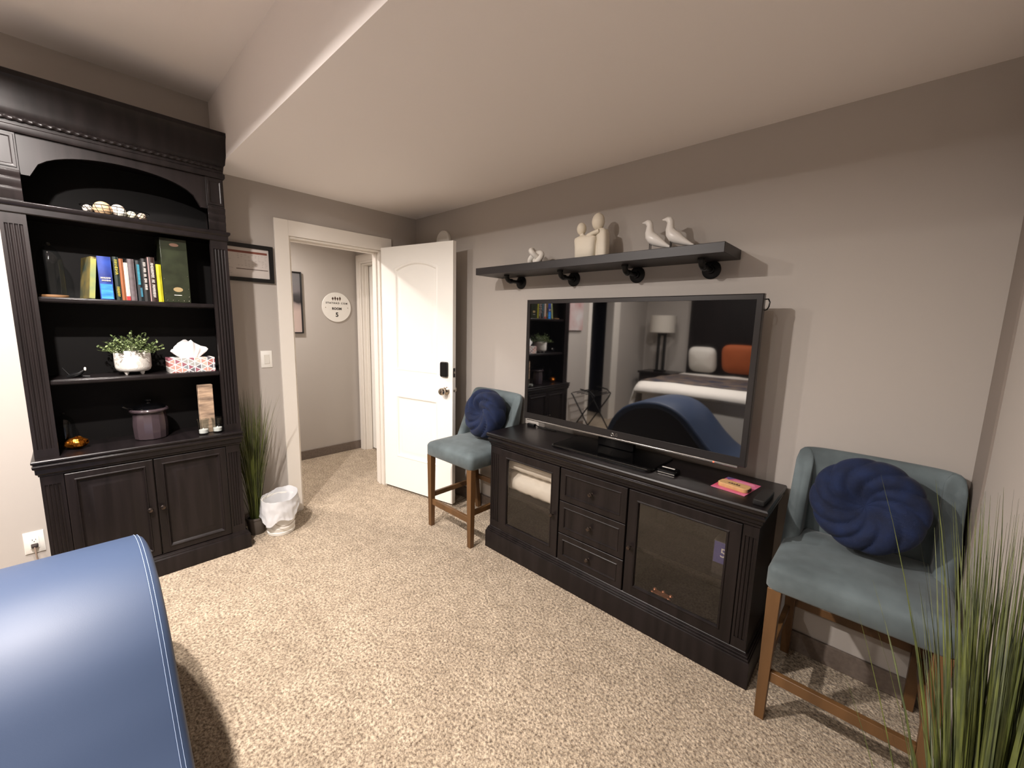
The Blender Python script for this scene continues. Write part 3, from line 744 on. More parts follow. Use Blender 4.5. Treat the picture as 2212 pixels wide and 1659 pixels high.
spine_box(r5, -.0072, .0072, 0.001, .022, mat('red_band', '#b02226', .5))
r6, _ = book(-1.9255, -1.9005, ZS, 1.748, mat('mauve_cover', '#4e4547', .5, var=.25, vscale=40), 'mauve grey hardback right of the white and red book')
r7, _ = book(-1.8960, -1.8730, ZS, 1.744, '#11181c', 'dark book with teal spine title, left of the black book with white letters')
spine_box(r7, -.006, .004, .085, .190, mat('teal_band', '#1f6b7d', .5, var=.4, vscale=60)); spine_box(r7, .000, .008, .022, .070, mat('teal_band_low', '#1f5568', .5, var=.4, vscale=60))
r8, _ = book(-1.8715, -1.8480, ZS, 1.757, '#171616', 'black book with a column of small white spine letters')
marks(r8, [3, 3, 2, 3, 4], .060, .205, .010, wink, 0, 5, depth=.1585)
r9, _ = book(-1.8465, -1.8165, ZS, 1.768, '#2a1b18', 'dark brown book with long white title, left of the yellow book')
spine_box(r9, -.0145, -.0105, .0, .232, mat('rose_edge', '#9b7f7d', .5))
marks(r9, [9, 2, 8], .022, .205, .011, wink, .003, 6, depth=.1585)
r10, _ = book(-1.8130, -1.7920, ZS, 1.734, mat('yellow_cover', '#8d8818', .4, color2='#b5b122', vscale=12), 'bright yellow paperback beside the large green box')
GB = thing('storage_box', (.15, -1.730, ZS), 'tall dark green book-shaped box with oval label at the right end of the row', 'box')
build('box_body', MB().box(.075, .228, -1.789, -1.672, ZS, 1.880), mat('green_box', '#23281a', .3, var=.3, vscale=18, bump=.1), GB, bevel=.002)
build('oval_label', MB().loft([[(x, -1.726+.021*cos(2*pi*k/28), 1.605+.013*sin(2*pi*k/28)) for k in range(28)] for x in (.2275, .2290)]), mat('tan_label', '#8d7a55', .5), GB)
build('round_emblem', MB().loft([[(x, -1.728+.020*cos(2*pi*k/28), 1.846+.009*sin(2*pi*k/28)) for k in range(28)] for x in (.2275, .2290)]), mat('copper_label', '#6e5140', .5), GB)
sd = MB()
for yy in (-1.775, -1.752, -1.728, -1.703, -1.681): sd.ball((.2285, yy, 1.544), .0022, 8, 6)
for zz in (1.566, 1.610, 1.68): sd.ball((.2285, -1.679, zz), .0022, 8, 6)
for zz in (1.58, 1.66): sd.ball((.2285, -1.782, zz), .0018, 8, 6)
o = build('studs', sd, M['nickel'], GB); o['kind'] = 'stuff'
build('caption_band', MB().box(.2275, .2287, -1.745, -1.712, 1.5725, 1.5755), wink, GB)
# glass cloche with wooden foot, left
def cloche(c, r, h, label, base_m, name='glass_cloche', hb=.012):
    t = thing(name, c, label, 'bell jar')
    build('base', MB().lathe([(r*1.02, 0), (r*1.05, .003), (r*1.05, hb-.002), (r*1.0, hb)], c, 32), base_m, t)
    pr = [(r*.93, hb), (r*.93, h*.62)] + [(r*.93*cos(a), h*.62+(h*.36)*sin(a)) for a in [pi/2*k/8 for k in range(1, 8)]] + [(.006, h*.985), (.010, h), (.012, h+.008), (.007, h+.016), (.001, h+.017)]
    build('glass_dome', MB().lathe(pr, c, 32, cap=(0, 1)), M['clear'], t, smooth=60)
    return t
cloche((.165, -2.198, ZS), .048, .25, 'dark glass bell jar on a wooden foot, left end of the book shelf', mat('tan_wood_foot', '#7b5a3c', .5))
# faint dark figurine on the middle shelf
Z2 = 1.137
FG = thing('desk_ornament', (.18, -2.155, Z2), 'small black ornament with a white tip, left on the potted plant shelf', 'ornament')
mb = MB().tube([(.17, -2.19, Z2+.001), (.18, -2.165, Z2+.012), (.19, -2.145, Z2+.020), (.195, -2.13, Z2+.036)], [.010, .014, .010, .004], 10)
mb.tube([(.17, -2.18, Z2+.006), (.165, -2.205, Z2+.05)], [.004, .002], 8).tube([(.17, -2.17, Z2+.006), (.19, -2.11, Z2+.003)], [.005, .003], 8)
build('body', mb, M['black'], FG)
build('tip', MB().ball((.197, -2.126, Z2+.042), (.006, .005, .010), 10, 8), M['white'], FG)
# potted plant
PP = thing('potted_plant', (.160, -1.940, Z2), 'small leafy green plant in a white footed bowl on the middle shelf', 'potted plant')
pc = (.160, -1.940, Z2)
build('bowl', MB().lathe([(.045, .016), (.060, .018), (.070, .026), (.075, .042), (.076, .085), (.0755, .128), (.0740, .131), (.0700, .130), (.070, .11), (.01, .105)], pc, 48), mat('textured_white_ceramic', '#dedad3', .45, bump=.6, bscale=160, bdist=.002), PP)
for k in range(4):
    a = pi/4+k*pi/2
    build('foot', MB().lathe([(.004, 0), (.008, .006), (.011, .018), (.012, .024)], (pc[0]+.045*cos(a), pc[1]+.045*sin(a), Z2), 14), M['white'], PP)
rnd = random.Random(11); st = MB(); lf = MB()
def leaf_at(mbx, p, d, up_, L_, w_):
    d = d.normalized(); s = d.cross(up_); s = s.normalized() if s.length > 1e-4 else Vector((1, 0, 0)); nn = s.cross(d)
    mbx.add([p, p+d*L_*.35+s*w_*.5+nn*w_*.12, p+d*L_*.8+s*w_*.35+nn*w_*.1, p+d*L_, p+d*L_*.8-s*w_*.35+nn*w_*.1, p+d*L_*.35-s*w_*.5+nn*w_*.12, p+d*L_*.5], [(0, 1, 6), (1, 2, 6), (2, 3, 6), (3, 4, 6), (4, 5, 6), (5, 0, 6)])
for i in range(95):
    a = rnd.uniform(0, 2*pi); q = rnd.random()**.5
    tilt = q*1.25; Ls = rnd.uniform(.085, .135)*(1-.15*q)
    d = Vector((sin(tilt)*cos(a), sin(tilt)*sin(a), cos(tilt)))
    b_ = Vector((pc[0]+.045*q*cos(a), pc[1]+.045*q*sin(a), Z2+.110))
    pts = [b_+d*Ls*t+Vector((0, 0, -.02*q*t*t)) for t in (0, .33, .66, 1)]
    if pts[-1].x < .03: continue
    st.tube(pts, [.0012, .001, .0008, .0004], 5)
    for k in range(9):
        t = .25+.75*k/8; p = b_+d*Ls*t+Vector((0, 0, -.02*q*t*t))
        an = k*2.4+i; side = Vector((cos(an), sin(an), .35))
        leaf_at(lf, p, side+d*.6, Vector((0, 0, 1)), rnd.uniform(.012, .019), rnd.uniform(.008, .012))
build('stems', st, M['leaf'], PP); o = build('leaves', lf, M['leaf'], PP, smooth=0); o['kind'] = 'stuff'
# tissue box
def tissue_mat():
    m = bpy.data.materials.new('triangle_pattern_card'); m.use_nodes = True; nt = m.node_tree; b = nt.nodes['Principled BSDF']; L = nt.links.new
    tc = nt.nodes.new('ShaderNodeTexCoord'); sp = nt.nodes.new('ShaderNodeSeparateXYZ'); L(tc.outputs['Object'], sp.inputs[0])
    def mth(op, a, b2=None, v=None):
        n = nt.nodes.new('ShaderNodeMath'); n.operation = op
        if a is not None: (L(a, n.inputs[0]) if not isinstance(a, (int, float)) else setattr(n.inputs[0], 'default_value', a))
        if b2 is not None: (L(b2, n.inputs[1]) if not isinstance(b2, (int, float)) else setattr(n.inputs[1], 'default_value', b2))
        return n.outputs[0]
    s = 1/.030
    # three families of lines form triangles
    u = mth('MULTIPLY', sp.outputs['Y'], s); v = mth('MULTIPLY', sp.outputs['Z'], s)
    lines = []
    cells = []
    for expr in (u, mth('ADD', mth('MULTIPLY', u, .5), mth('MULTIPLY', v, .9)), mth('SUBTRACT', mth('MULTIPLY', u, .5), mth('MULTIPLY', v, .9))):
        fr = mth('FRACT', mth('ADD', expr, 100.0)); d = mth('ABSOLUTE', mth('SUBTRACT', fr, .5)); lines.append(mth('GREATER_THAN', d, .44)); cells.append(mth('FLOOR', mth('ADD', expr, 100.0)))
    ln = mth('MAXIMUM', mth('MAXIMUM', lines[0], lines[1]), lines[2])
    cv = nt.nodes.new('ShaderNodeCombineXYZ')
    for i in range(3): L(cells[i], cv.inputs[i])
    wn = nt.nodes.new('ShaderNodeTexWhiteNoise'); L(cv.outputs[0], wn.inputs['Vector'])
    r = nt.nodes.new('ShaderNodeValToRGB'); L(wn.outputs['Value'], r.inputs[0]); r.color_ramp.interpolation = 'CONSTANT'
    cols = ['#7d8288', '#a0655f', '#b98b7f', '#5f5a60', '#c9a79a', '#8b5560', '#9a9894']
    r.color_ramp.elements[0].color = lin(cols[0]); r.color_ramp.elements[1].position = .15; r.color_ramp.elements[1].color = lin(cols[1])
    for i, c in enumerate(cols[2:]):
        e = r.color_ramp.elements.new(.30+i*.14); e.color = lin(c)
    mx = nt.nodes.new('ShaderNodeMix'); mx.data_type = 'RGBA'; L(ln, mx.inputs['Factor']); L(r.outputs[0], mx.inputs[6]); mx.inputs[7].default_value = lin('#e9e4dd')
    L(mx.outputs[2], b.inputs['Base Color']); b.inputs['Roughness'].default_value = .5
    return m
TB = thing('tissue_box', (.17, -1.683, Z2), 'tissue box with a white and rust triangle pattern beside the potted plant', 'tissue box')
build('box_body', MB().box(.105, .225, -1.797, -1.582, Z2, Z2+.082), tissue_mat(), TB, bevel=.001)
mb = MB(); rings = []
for j in range(9):
    t = j/8; ring = []
    for k in range(48):
        a = 2*pi*k/48; fold = 1+.16*sin(5*a+t*2)*(t+.2)+.07*sin(11*a)
        w_ = (.050+.042*math.sin(min(t*1.25, 1)*pi/2)) if t < .85 else .092-.30*(t-.85)
        ring.append((.165+.020*(1+.4*t)*fold*cos(a), -1.694+w_*fold*sin(a)*.86, Z2+.080+.088*t+.014*t*sin(2*a+1)-.020*t*abs(sin(a))**3+.004*sin(6*a)*t))
    rings.append(ring)
mb.loft(rings, cap=(0, 1)); build('tissue', mb, mat('white_tissue', '#e7e6e6', .9), TB, smooth=70)
# lower shelf: ribbed mauve pot with lid
Z3 = .766
RP = thing('lidded_pot', (.150, -1.895, Z3), 'glossy mauve faceted pot with black lid on the bookcase counter', 'pot')
rings = []
for rr, zz in ((.055, 0), (.072, .004), (.074, .02), (.077, .08), (.073, .135), (.070, .150)):
    rings.append([(.150+rr*(1+(.012 if zz < .14 else 0)*(-1)**k)*cos(2*pi*k/28), -1.895+rr*(1+(.012 if zz < .14 else 0)*(-1)**k)*sin(2*pi*k/28), Z3+zz) for k in range(28)])
build('pot_body', MB().loft(rings), M['mauve'], RP, smooth=12)
build('rim', MB().lathe([(.068, .150), (.084, .156), (.087, .164), (.084, .171), (.076, .173), (.068, .170)], (.150, -1.895, Z3), 40), M['mauve'], RP)
build('lid', MB().lathe([(.074, .1705), (.074, .176), (.060, .188), (.03, .197), (.012, .200), (.010, .206), (.018, .214), (.016, .222), (.002, .225)], (.150, -1.895, Z3), 40), M['blackgloss'], RP)
build('side_handle', MB().tube([(.165, -1.965, Z3+.178), (.175, -1.990, Z3+.184), (.180, -2.003, Z3+.196), (.17, -2.005, Z3+.204)], [.006, .007, .006, .004], 10), M['blackgloss'], RP)
# driftwood block with two small glass candle jars
single('wood_block', MB().box(.195, .235, -1.678, -1.606, Z3, 1.057), mat('pale_weathered_wood', '#b59a80', .8, color2='#6a584a', vscale=26, stretch=(1, .35, 1.6), bump=.6, bscale=60, bdist=.004), 'upright block of pale weathered wood on the bookcase counter', 'wooden block', bevel=.003)
def candle(c, label):
    t = thing('candle_jar', c, label, 'candle jar', 'small glass candle jars by the wooden block', local=True)
    build('glass_cup', MB().lathe([(.018, 0), (.021, .003), (.021, .052), (.024, .060), (.0245, .064), (.022, .064), (.019, .055), (.018, .006), (.002, .005)], (0, 0, 0), 24), M['clear'], t)
    build('wax', MB().lathe([(.017, .0065), (.0172, .020), (.004, .021), (.001, .026)], (0, 0, 0), 20), M['white'], t)
    return t
cj = candle((.262, -1.672, Z3), 'small glass candle jar left of the weathered wood block')
cj.scale = (1.3, 1.3, 1.45)
copy_tree(cj, (.258, -1.602, Z3), 0, 'small glass candle jar right of the weathered wood block')
# gold ornament under glass
mb = MB(); rings = []
for j in range(15):
    t = pi*j/14; ring = []
    for k in range(26):
        a = 2*pi*k/26; nn = 1+.28*noise.noise(Vector((cos(a)*2, sin(a)*2, j*.5)))
        ring.append((.170+.034*max(sin(t), .01)*cos(a)*nn, -2.190+.044*max(sin(t), .01)*sin(a)*nn, Z3+.030-.029*cos(t)+.010*max(0, -cos(t))*noise.noise(Vector((a, t, 3)))))
    rings.append(ring)
mb.loft(rings)
single('gold_ornament', mb, M['gold'], 'crumpled gold foil ornament lying at the left of the bookcase counter', 'ornament', smooth=20)
cloche((.085, -2.225, Z3), .042, .17, 'dark glass bottle-shaped bell jar behind the gold ornament', M['black'], hb=.006)
# wire basket of decorative balls on the ledge
Z4 = 1.9465
WB = thing('wire_basket', (.185, -1.945, Z4), 'shallow black wire basket on the top ledge of the bookcase', 'basket')
mb = MB(); bx, by = .185, -1.945
def bas(a, t): return (bx+(.045+.040*t)*cos(a), by+(.085+.045*t)*sin(a), Z4+.0016+.045*t**1.6)
for k in range(28):
    a = 2*pi*k/28; mb.tube([bas(a, t/5) for t in range(6)], .0012, 5)
for t in (0, .3, .55, .78, 1): mb.tube([bas(2*pi*k/40, t) for k in range(41)], .0014 if t < 1 else .002, 5)
build('wire_frame', mb, M['blackmetal'], WB)
ballg = 'decorative balls in the wire basket'
for (dy, dx, dz, r_, c_, lb) in ((-.048, .0, .040, .036, '#c8a681', 'large tan decorative ball in the wire basket'), (.010, -.012, .046, .030, '#d9c9bb', 'pinkish white woven ball at the top of the basket heap'),
                             (.018, .034, .028, .021, '#e4dfd2', 'small smooth white ball at the front of the wire basket'), (.058, .012, .028, .021, '#e8e2c9', 'cream decorative ball right of the centre of the basket'),
                             (.100, .004, .030, .019, '#cdb9a5', 'beige speckled ball at the right end of the wire basket'), (-.102, .004, .030, .019, '#d8cfc4', 'pale ribbed ball at the left end of the wire basket')):
    bm_ = mat('ball_'+c_.strip('#'), c_, .7, var=.2, vscale=60, bump=.5, bscale=90, bdist=.003)
    single('decorative_ball', MB().ball((bx+dx, by+dy, Z4+dz), r_, 24, 16), bm_, lb, 'decorative ball', ballg)

# ================================================================== THINGS ON AND IN THE CONSOLE
ZC = .7755
cardm = mat('pink_card', '#c8405c', .4, color2='#d884ac', vscale=9)
c4 = [(2.686, -.294), (2.709, -.116), (2.848, -.134), (2.824, -.312)]
CD = thing('card', (2.767, -.214, ZC), 'pink and violet printed card lying on the console under the wooden block', 'card')
build('sheet', MB().loft([[(x, y, z) for x, y in c4] for z in (ZC, ZC+.0015)]), cardm, CD, smooth=0)
build('violet_corner', MB().loft([[(x, y, z) for x, y in ((2.7065, -.135), (2.7095, -.1165), (2.742, -.1205), (2.720, -.155))] for z in (ZC+.0016, ZC+.0019)]), mat('violet_print', '#6a5a8a', .4), CD)
build('print_lines', MB().box(2.74, 2.825, -.150, -.146, ZC+.0016, ZC+.002).box(2.755, 2.83, -.163, -.160, ZC+.0016, ZC+.002), mat('pale_pink_ink', '#e8a8bb', .5), CD)
WBk = thing('wooden_brush', (2.768, -.248, ZC+.002), 'small pale wooden block brush with tree emblem lying on the pink card', 'brush')
T = Matrix.Translation((2.768, -.246, ZC+.002)) @ Matrix.Rotation(radians(-9), 4, 'Z')
mb = MB().loft([[tuple(T @ Vector((a, b, z))) for a, b in rrect(-.062+i, .062-i, -.030+i, .030-i, .016)] for i, z in ((.001, 0), (0, .002), (0, .016), (.002, .018))])
build('block', mb, mat('pale_beech', '#c79f6d', .5, var=.15, vscale=30), WBk)
build('dark_end', MB().box(.0615, .0635, -.020, .014, .003, .015, T=T), M['ink2'], WBk)
mb = MB()
for k, (hx, hh) in enumerate(((-.020, .012), (-.010, .018), (0, .014), (.010, .020), (.020, .016))):
    mb.add([(hx-.006, -.010, .0181), (hx+.006, -.010, .0181), (hx, -.010+hh, .0181), (hx-.006, -.010, .0186), (hx+.006, -.010, .0186), (hx, -.010+hh, .0186)], [(0, 1, 2), (3, 4, 5), (0, 1, 4, 3), (1, 2, 5, 4), (2, 0, 3, 5)], T=T)
build('tree_emblem', mb, M['ink2'], WBk)
T = Matrix.Translation((2.889, -.292, ZC)) @ Matrix.Rotation(radians(-2), 4, 'Z')
single('remote_control', MB().loft([[tuple(T @ Vector((a, b, z))) for a, b in rrect(-.021+i, .021-i, -.078+i, .078-i, .006)] for i, z in ((.002, 0), (0, .003), (0, .019), (.002, .021))]), mat('charcoal_plastic', '#1b1a1a', .5), 'charcoal remote control at the right front corner of the console', 'remote control')
SB = thing('set_top_box', (2.485, -.27, ZC), 'small glossy black streaming box lying in front of the television', 'streaming box')
build('case', MB().loft([[(a, b, ZC+z) for a, b in rrect(2.440+i, 2.533-i, -.300+i, -.238-i, .008)] for i, z in ((.002, 0), (0, .002), (0, .017), (.002, .019))]), M['blackgloss'], SB)
build('front_highlight', MB().box(2.447, 2.527, -.3008, -.2995, ZC+.003, ZC+.0075), M['chrome'], SB)  # bright highlight line on the case front, modelled as a silver strip
build('top_highlight', MB().box(2.452, 2.512, -.262, -.252, ZC+.019, ZC+.0197), M['plate'], SB)  # highlight on the glossy top, put in as a thin white piece
single('streaming_stick', MB().loft([[(2.331+.056*t-dx, -.203-.044*t-dy, ZC+z) for t, dx, dy in ((0, .004, -.007), (1, .004, -.007), (1, -.004, .007), (0, -.004, .007))] for z in (.0, .010)]), M['black'], 'small black stick on the console left of the glossy streaming box', 'media stick', bevel=.002)
CBL = thing('power_cable', (2.25, -.30, ZC), 'thin black cable with silver plug running from under the television stand', 'cable')
build('lead', MB().tube([(2.292, -.300, ZC+.004), (2.312, -.298, ZC+.003), (2.330, -.305, ZC+.003), (2.345, -.30, ZC+.003), (2.36, -.285, ZC+.003)], .0025, 8), M['black'], CBL)
build('plug', MB().box(2.235, 2.292, -.3045, -.2985, ZC, ZC+.006), M['chrome'], CBL, bevel=.001)
ADP = thing('power_adapter', (1.45, -.07, ZC), 'small black power adapter with cable at the left rear of the console', 'adapter')
build('block', MB().box(1.432, 1.492, -.085, -.058, ZC, ZC+.018), M['black'], ADP, bevel=.003)
build('lead', MB().tube([(1.490, -.070, ZC+.009), (1.505, -.075, ZC+.016), (1.52, -.065, ZC+.004), (1.56, -.072, ZC+.004), (1.60, -.06, ZC+.006), (1.66, -.055, ZC+.004)], .003, 8), M['black'], ADP)
# folded white bedding behind the left glass door
def pillowish(x0, x1, y0, y1, z0, z1, seed):
    rings = []; nx = 40
    for i in range(nx+1):
        t = i/nx; ring = []
        e = min(1, 6*min(t, 1-t)+.35)
        for k in range(28):
            a = 2*pi*k/28; ca, sa = cos(a), sin(a)
            rr = Vector(((x0+x1)/2, (y0+y1)/2, (z0+z1)/2))
            nn = noise.noise(Vector((t*7+seed, ca*1.6, sa*1.6)))
            yy = (y0+y1)/2+(y1-y0)/2*math.copysign(abs(ca)**.55, ca)*(1-.05*abs(nn))
            zz = (z0+z1)/2+(z1-z0)/2*math.copysign(abs(sa)**.7, sa)*e*(1-.16*abs(nn)-.06*abs(sin(t*26+ca*3)))
            ring.append((x0+(x1-x0)*t, yy, max(z0, zz)))
        rings.append(ring)
    return MB().loft(rings)
single('folded_bedding', pillowish(1.425, 1.925, -.34, -.06, .395, .525, 1), M['linen'], 'white bedding folded at the bottom of the stack behind the left glass door', 'bedding', 'white bedding in the console', smooth=60)
single('folded_bedding', pillowish(1.42, 1.93, -.335, -.06, .527, .655, 5), M['linen'], 'white quilted bedding on top of the stack behind the left glass door', 'bedding', 'white bedding in the console', smooth=60)
PB = thing('game_box', (2.80, -.28, .394), 'dark box with violet label reading 5! on the right console shelf', 'box')
build('box_body', MB().box(2.728, 2.875, -.318, -.20, .394, .548), mat('dark_grey_box', '#2b2727', .5), PB, bevel=.002)
build('violet_label', MB().box(2.732, 2.860, -.3195, -.3182, .450, .546), mat('violet_label', '#4a4a80', .4), PB)
text('label_lettering', '5!', .058, frame_T((2.778, -.3198, .498), (1, 0, 0), (0, 0, 1)), wink, PB, .0003)
TK = thing('scroll_ornament', (2.51, -.30, .165), 'small copper scrollwork plaque lying inside the right glass cabinet', 'ornament')
mb = MB().box(2.478, 2.552, -.315, -.285, .165, .171)
for (cx_, cy_) in ((2.475, -.285), (2.555, -.315), (2.475, -.315), (2.555, -.285), (2.515, -.278), (2.515, -.322)): mb.lathe([(.008, .165), (.010, .169), (.006, .175), (.001, .176)], (cx_, cy_, 0), 12)
build('plaque', mb, mat('copper', '#b27a60', .35, metal=.7), TK)

# ================================================================== WALL THINGS
CF = thing('certificate_frame', (.01, -1.325, 1.695), 'black framed certificate with a rust header hanging beside the door', 'picture frame')
def frame_on_x(x0, dx, y0, y1, z0, z1, b_, parent, m_):
    s = 1 if dx > 0 else -1
    return build('frame', MB().panel(y0, y1, z0, z1, [(0, x0), (0, x0+dx*.9), (.003, x0+dx), (b_-.004, x0+dx*.9), (b_, x0+dx*.6), (b_, x0)], FD, cap=(0, 0)), m_, parent, smooth=20)
frame_on_x(.001, .020, -1.486, -1.165, 1.697, 1.940, .026, CF, M['black'])
build('sheet', MB().box(.002, .006, -1.462, -1.189, 1.721, 1.916), M['paper'], CF)
build('header_band', MB().box(.006, .0067, -1.455, -1.200, 1.880, 1.894), mat('rust_ink', '#7c4638', .6), CF)
mb = MB().box(.006, .0066, -1.385, -1.198, 1.776, 1.780)
build('rule_line', mb, M['ink2'], CF)
mb = MB(); rnd = random.Random(4)
for i in range(9):
    for j in range(7):
        if rnd.random() < .7:
            yy = -1.375+i*.020; zz = 1.868-j*.0115; mb.box(.006, .0064, yy, yy+rnd.uniform(.006, .015), zz, zz+.0014)
for j in range(12): mb.box(.006, .0064, -1.452, -1.452+rnd.uniform(.02, .05), 1.868-j*.011, 1.8694-j*.011)
o = build('text_lines', mb, mat('faint_ink', '#8d8480', .7), CF); o['kind'] = 'stuff'
LS = thing('light_switch', (0, -1.240, 1.117), 'white rocker light switch on the grey wall beside the door casing', 'light switch')
build('plate', MB().panel(-1.275, -1.205, 1.116, 1.233, [(0, 0), (0, .004), (.003, .006)], FD), M['plate'], LS)
build('rocker', MB().panel(-1.2565, -1.2235, 1.142, 1.207, [(0, .006), (0, .0075), (.002, .0095), (.008, .0085)], FD), mat('white_rocker', '#d8d4cb', .3), LS)
OL = thing('wall_outlet', (0, -2.385, .195), 'white wall outlet low on the wall left of the bookcase', 'outlet')
build('plate', MB().panel(-2.425, -2.353, .198, .315, [(0, 0), (0, .004), (.003, .006)], FD), M['plate'], OL)
build('socket_face', MB().panel(-2.406, -2.372, .223, .290, [(0, .006), (0, .008), (.001, .0085)], FD), M['plate'], OL)
build('slots', MB().box(.0083, .0088, -2.396, -2.394, .268, .276).box(.0083, .0088, -2.384, -2.382, .269, .276).lathe([(.0022, .0083), (.0022, .0089)], (0, -2.389, .262), 10, 'x'), M['ink'], OL)
PL = thing('power_plug', (.02, -2.389, .235), 'dark plug with a cord pushed into the low wall outlet', 'plug')
build('plug_body', MB().loft([[(x, -2.389+a, .240+b) for a, b in rrect(-r_, r_, -r_*.8, r_*.8, .004)] for x, r_ in ((.0085, .013), (.022, .012), (.032, .007))]), M['ink'], PL)
build('cord', MB().tube([(.030, -2.389, .238), (.045, -2.386, .20), (.04, -2.382, .12), (.03, -2.378, .03), (.035, -2.40, .004)], .003, 8), mat('clear_tan_cord', '#8d7a6c', .4), PL)
SD = thing('smoke_alarm', (.42, 0, 2.12), 'round white alarm mounted on the wall above the open door', 'smoke alarm')
build('housing', MB().lathe([(.080, 0), (.082, .004), (.080, .022), (.070, .032), (.030, .036), (.002, .037)], (.415, -.001, 2.120), 40, 'y'), M['plate'], SD)
# hall
HS = thing('room_sign', (HX, -.207, 1.592), 'round white door sign reading ROOM 5 on the hall wall', 'sign')
build('disc', MB().lathe([(.153, 0), (.155, .001), (.155, .006), (.153, .008)], (HX+.003, -.207, 1.592), 64, 'x'), M['plate'], HS)
def xs(body, size, z, m_=M['ink'], sp=1.0, bold=.0): return text('sign_lettering', body, size, frame_T((HX+.0115, -.207, z), (0, 1, 0), (0, 0, 1)), m_, HS, .0004, sp, bold)
xs('STATHAD COM', .024, 1.634, sp=1.5, bold=.0009); xs('ROOM', .033, 1.576, sp=1.05, bold=.0016); xs('5', .062, 1.512, bold=.0022)
mb = MB()
for yy, hh in ((-.247, .024), (-.221, .030), (-.196, .024), (-.170, .030)):
    mb.loft([[(x, yy+w_, z) for w_, z in ((-.002, 1.660), (.002, 1.660), (.003, 1.668), (.010, 1.668+hh*.4), (.008, 1.668+hh*.8), (0, 1.668+hh*1.25), (-.008, 1.668+hh*.8), (-.010, 1.668+hh*.4), (-.003, 1.668))] for x in (HX+.0108, HX+.0116)])
build('tree_emblem', mb, M['ink2'], HS)
build('screws', MB().ball((HX+.011, -.325, 1.588), .0045, 10, 6).ball((HX+.011, -.088, 1.588), .0045, 10, 6), M['nickel'], HS)
HP = thing('hall_picture', (HX, -.72, 1.317), 'tall framed abstract grey and blush picture on the hall wall', 'picture')
frame_on_x(HX+.001, .024, -.86, -.555, 1.317, 1.917, .012, HP, M['black'])
def art_mat():
    m = bpy.data.materials.new('abstract_wash'); m.use_nodes = True; nt = m.node_tree; b = nt.nodes['Principled BSDF']; L = nt.links.new
    tc = nt.nodes.new('ShaderNodeTexCoord'); sp = nt.nodes.new('ShaderNodeSeparateXYZ'); L(tc.outputs['Object'], sp.inputs[0])
    n = nt.nodes.new('ShaderNodeTexNoise'); n.inputs['Scale'].default_value = 7; L(tc.outputs['Object'], n.inputs['Vector'])
    mr = nt.nodes.new('ShaderNodeMapRange'); mr.inputs[1].default_value = 1.33; mr.inputs[2].default_value = 1.90; L(sp.outputs['Z'], mr.inputs[0])
    a = nt.nodes.new('ShaderNodeMath'); a.operation = 'MULTIPLY_ADD'; L(n.outputs[0], a.inputs[0]); a.inputs[1].default_value = .22; L(mr.outputs[0], a.inputs[2])
    r = nt.nodes.new('ShaderNodeValToRGB'); L(a.outputs[0], r.inputs[0]); e = r.color_ramp.elements
    e[0].position = .1; e[0].color = lin('#b8a59d'); e[1].position = .98; e[1].color = lin('#6c6a6b')
    for p_, c_ in ((.45, '#b09d95'), (.56, '#8d807c'), (.62, '#2f2c2e'), (.72, '#3c3a3c'), (.80, '#6a6567')):
        q = r.color_ramp.elements.new(p_); q.color = lin(c_)
    L(r.outputs[0], b.inputs['Base Color']); b.inputs['Roughness'].default_value = .5; return m
build('canvas', MB().box(HX+.002, HX+.010, -.848, -.567, 1.329, 1.905), art_mat(), HP)

# ================================================================== REST OF THE ROOM (seen mirrored in the television)
PC = thing('wall_picture', (0, -2.85, 1.35), 'white abstract print on the left wall beyond the bookcase', 'picture')
build('canvas', MB().box(.001, .03, -3.02, -2.66, 1.40, 1.95), mat('pale_print', '#c9c4c2', .6, color2='#b07a78', vscale=4), PC)
LR = thing('luggage_rack', (.28, -2.98, 0), 'dark metal folding luggage rack by the left wall', 'luggage rack')
mb = MB()
for yy in (-3.2, -2.78):
    mb.tube([(.06, yy, 0), (.40, yy, .50), (.42, yy, .55), (.36, yy, .60), (.20, yy, .62)], .010, 8).tube([(.44, yy, 0), (.10, yy, .50), (.06, yy, .55)], .010, 8)
build('legs', mb, M['blackmetal'], LR)
mb = MB()
for x in (.08, .15, .22, .29, .36, .42): mb.tube([(x, -3.2, .56), (x, -2.78, .56)], .006, 6)
build('top_rails', mb, M['blackmetal'], LR)
BE = thing('bed', (1.75, -4.0, 0), 'bed with white duvet and tall dark headboard mirrored in the television', 'bed')
build('headboard', MB().box(.78, 2.85, YF+.01, YF+.10, 0, 2.25), M['dark'], BE, bevel=.006)
build('mattress', MB().box(.96, 2.70, -4.93, -2.98, .12, .70), M['whitem'], BE, bevel=.05, seg=4)
rings = []
for j in range(25):
    y = -4.55+1.62*j/24; ring = []
    for k in range(41):
        s = -1+2*k/40; ww = .96; drop = max(0, abs(s)-.86)/.14
        x = 1.83+math.copysign(min(abs(s)/.86, 1)*ww+.10*drop, s); z = .80-.03*abs(s)**4-.55*drop+.012*noise.noise(Vector((x*4, y*4, 0)))
        if j > 21: z -= .10*((j-21)/3)**2
        ring.append((x, y, z))
    rings.append(ring)
du_ = MB().loft(rings, cap=(0, 0), closed=False)
dv = build('duvet', du_, M['whitem'], BE, smooth=80); sm = dv.modifiers.new('solid', 'SOLIDIFY'); sm.thickness = .05
rings = [[(p[0], p[1], p[2]+.014) for p in r_] for r_ in rings[6:22]]
th_ = build('throw', MB().loft(rings, cap=(0, 0), closed=False), mat('patterned_throw', '#141c33', .8, color2='#6b5a4a', vscale=6), BE, smooth=80); sm = th_.modifiers.new('solid', 'SOLIDIFY'); sm.thickness = .012
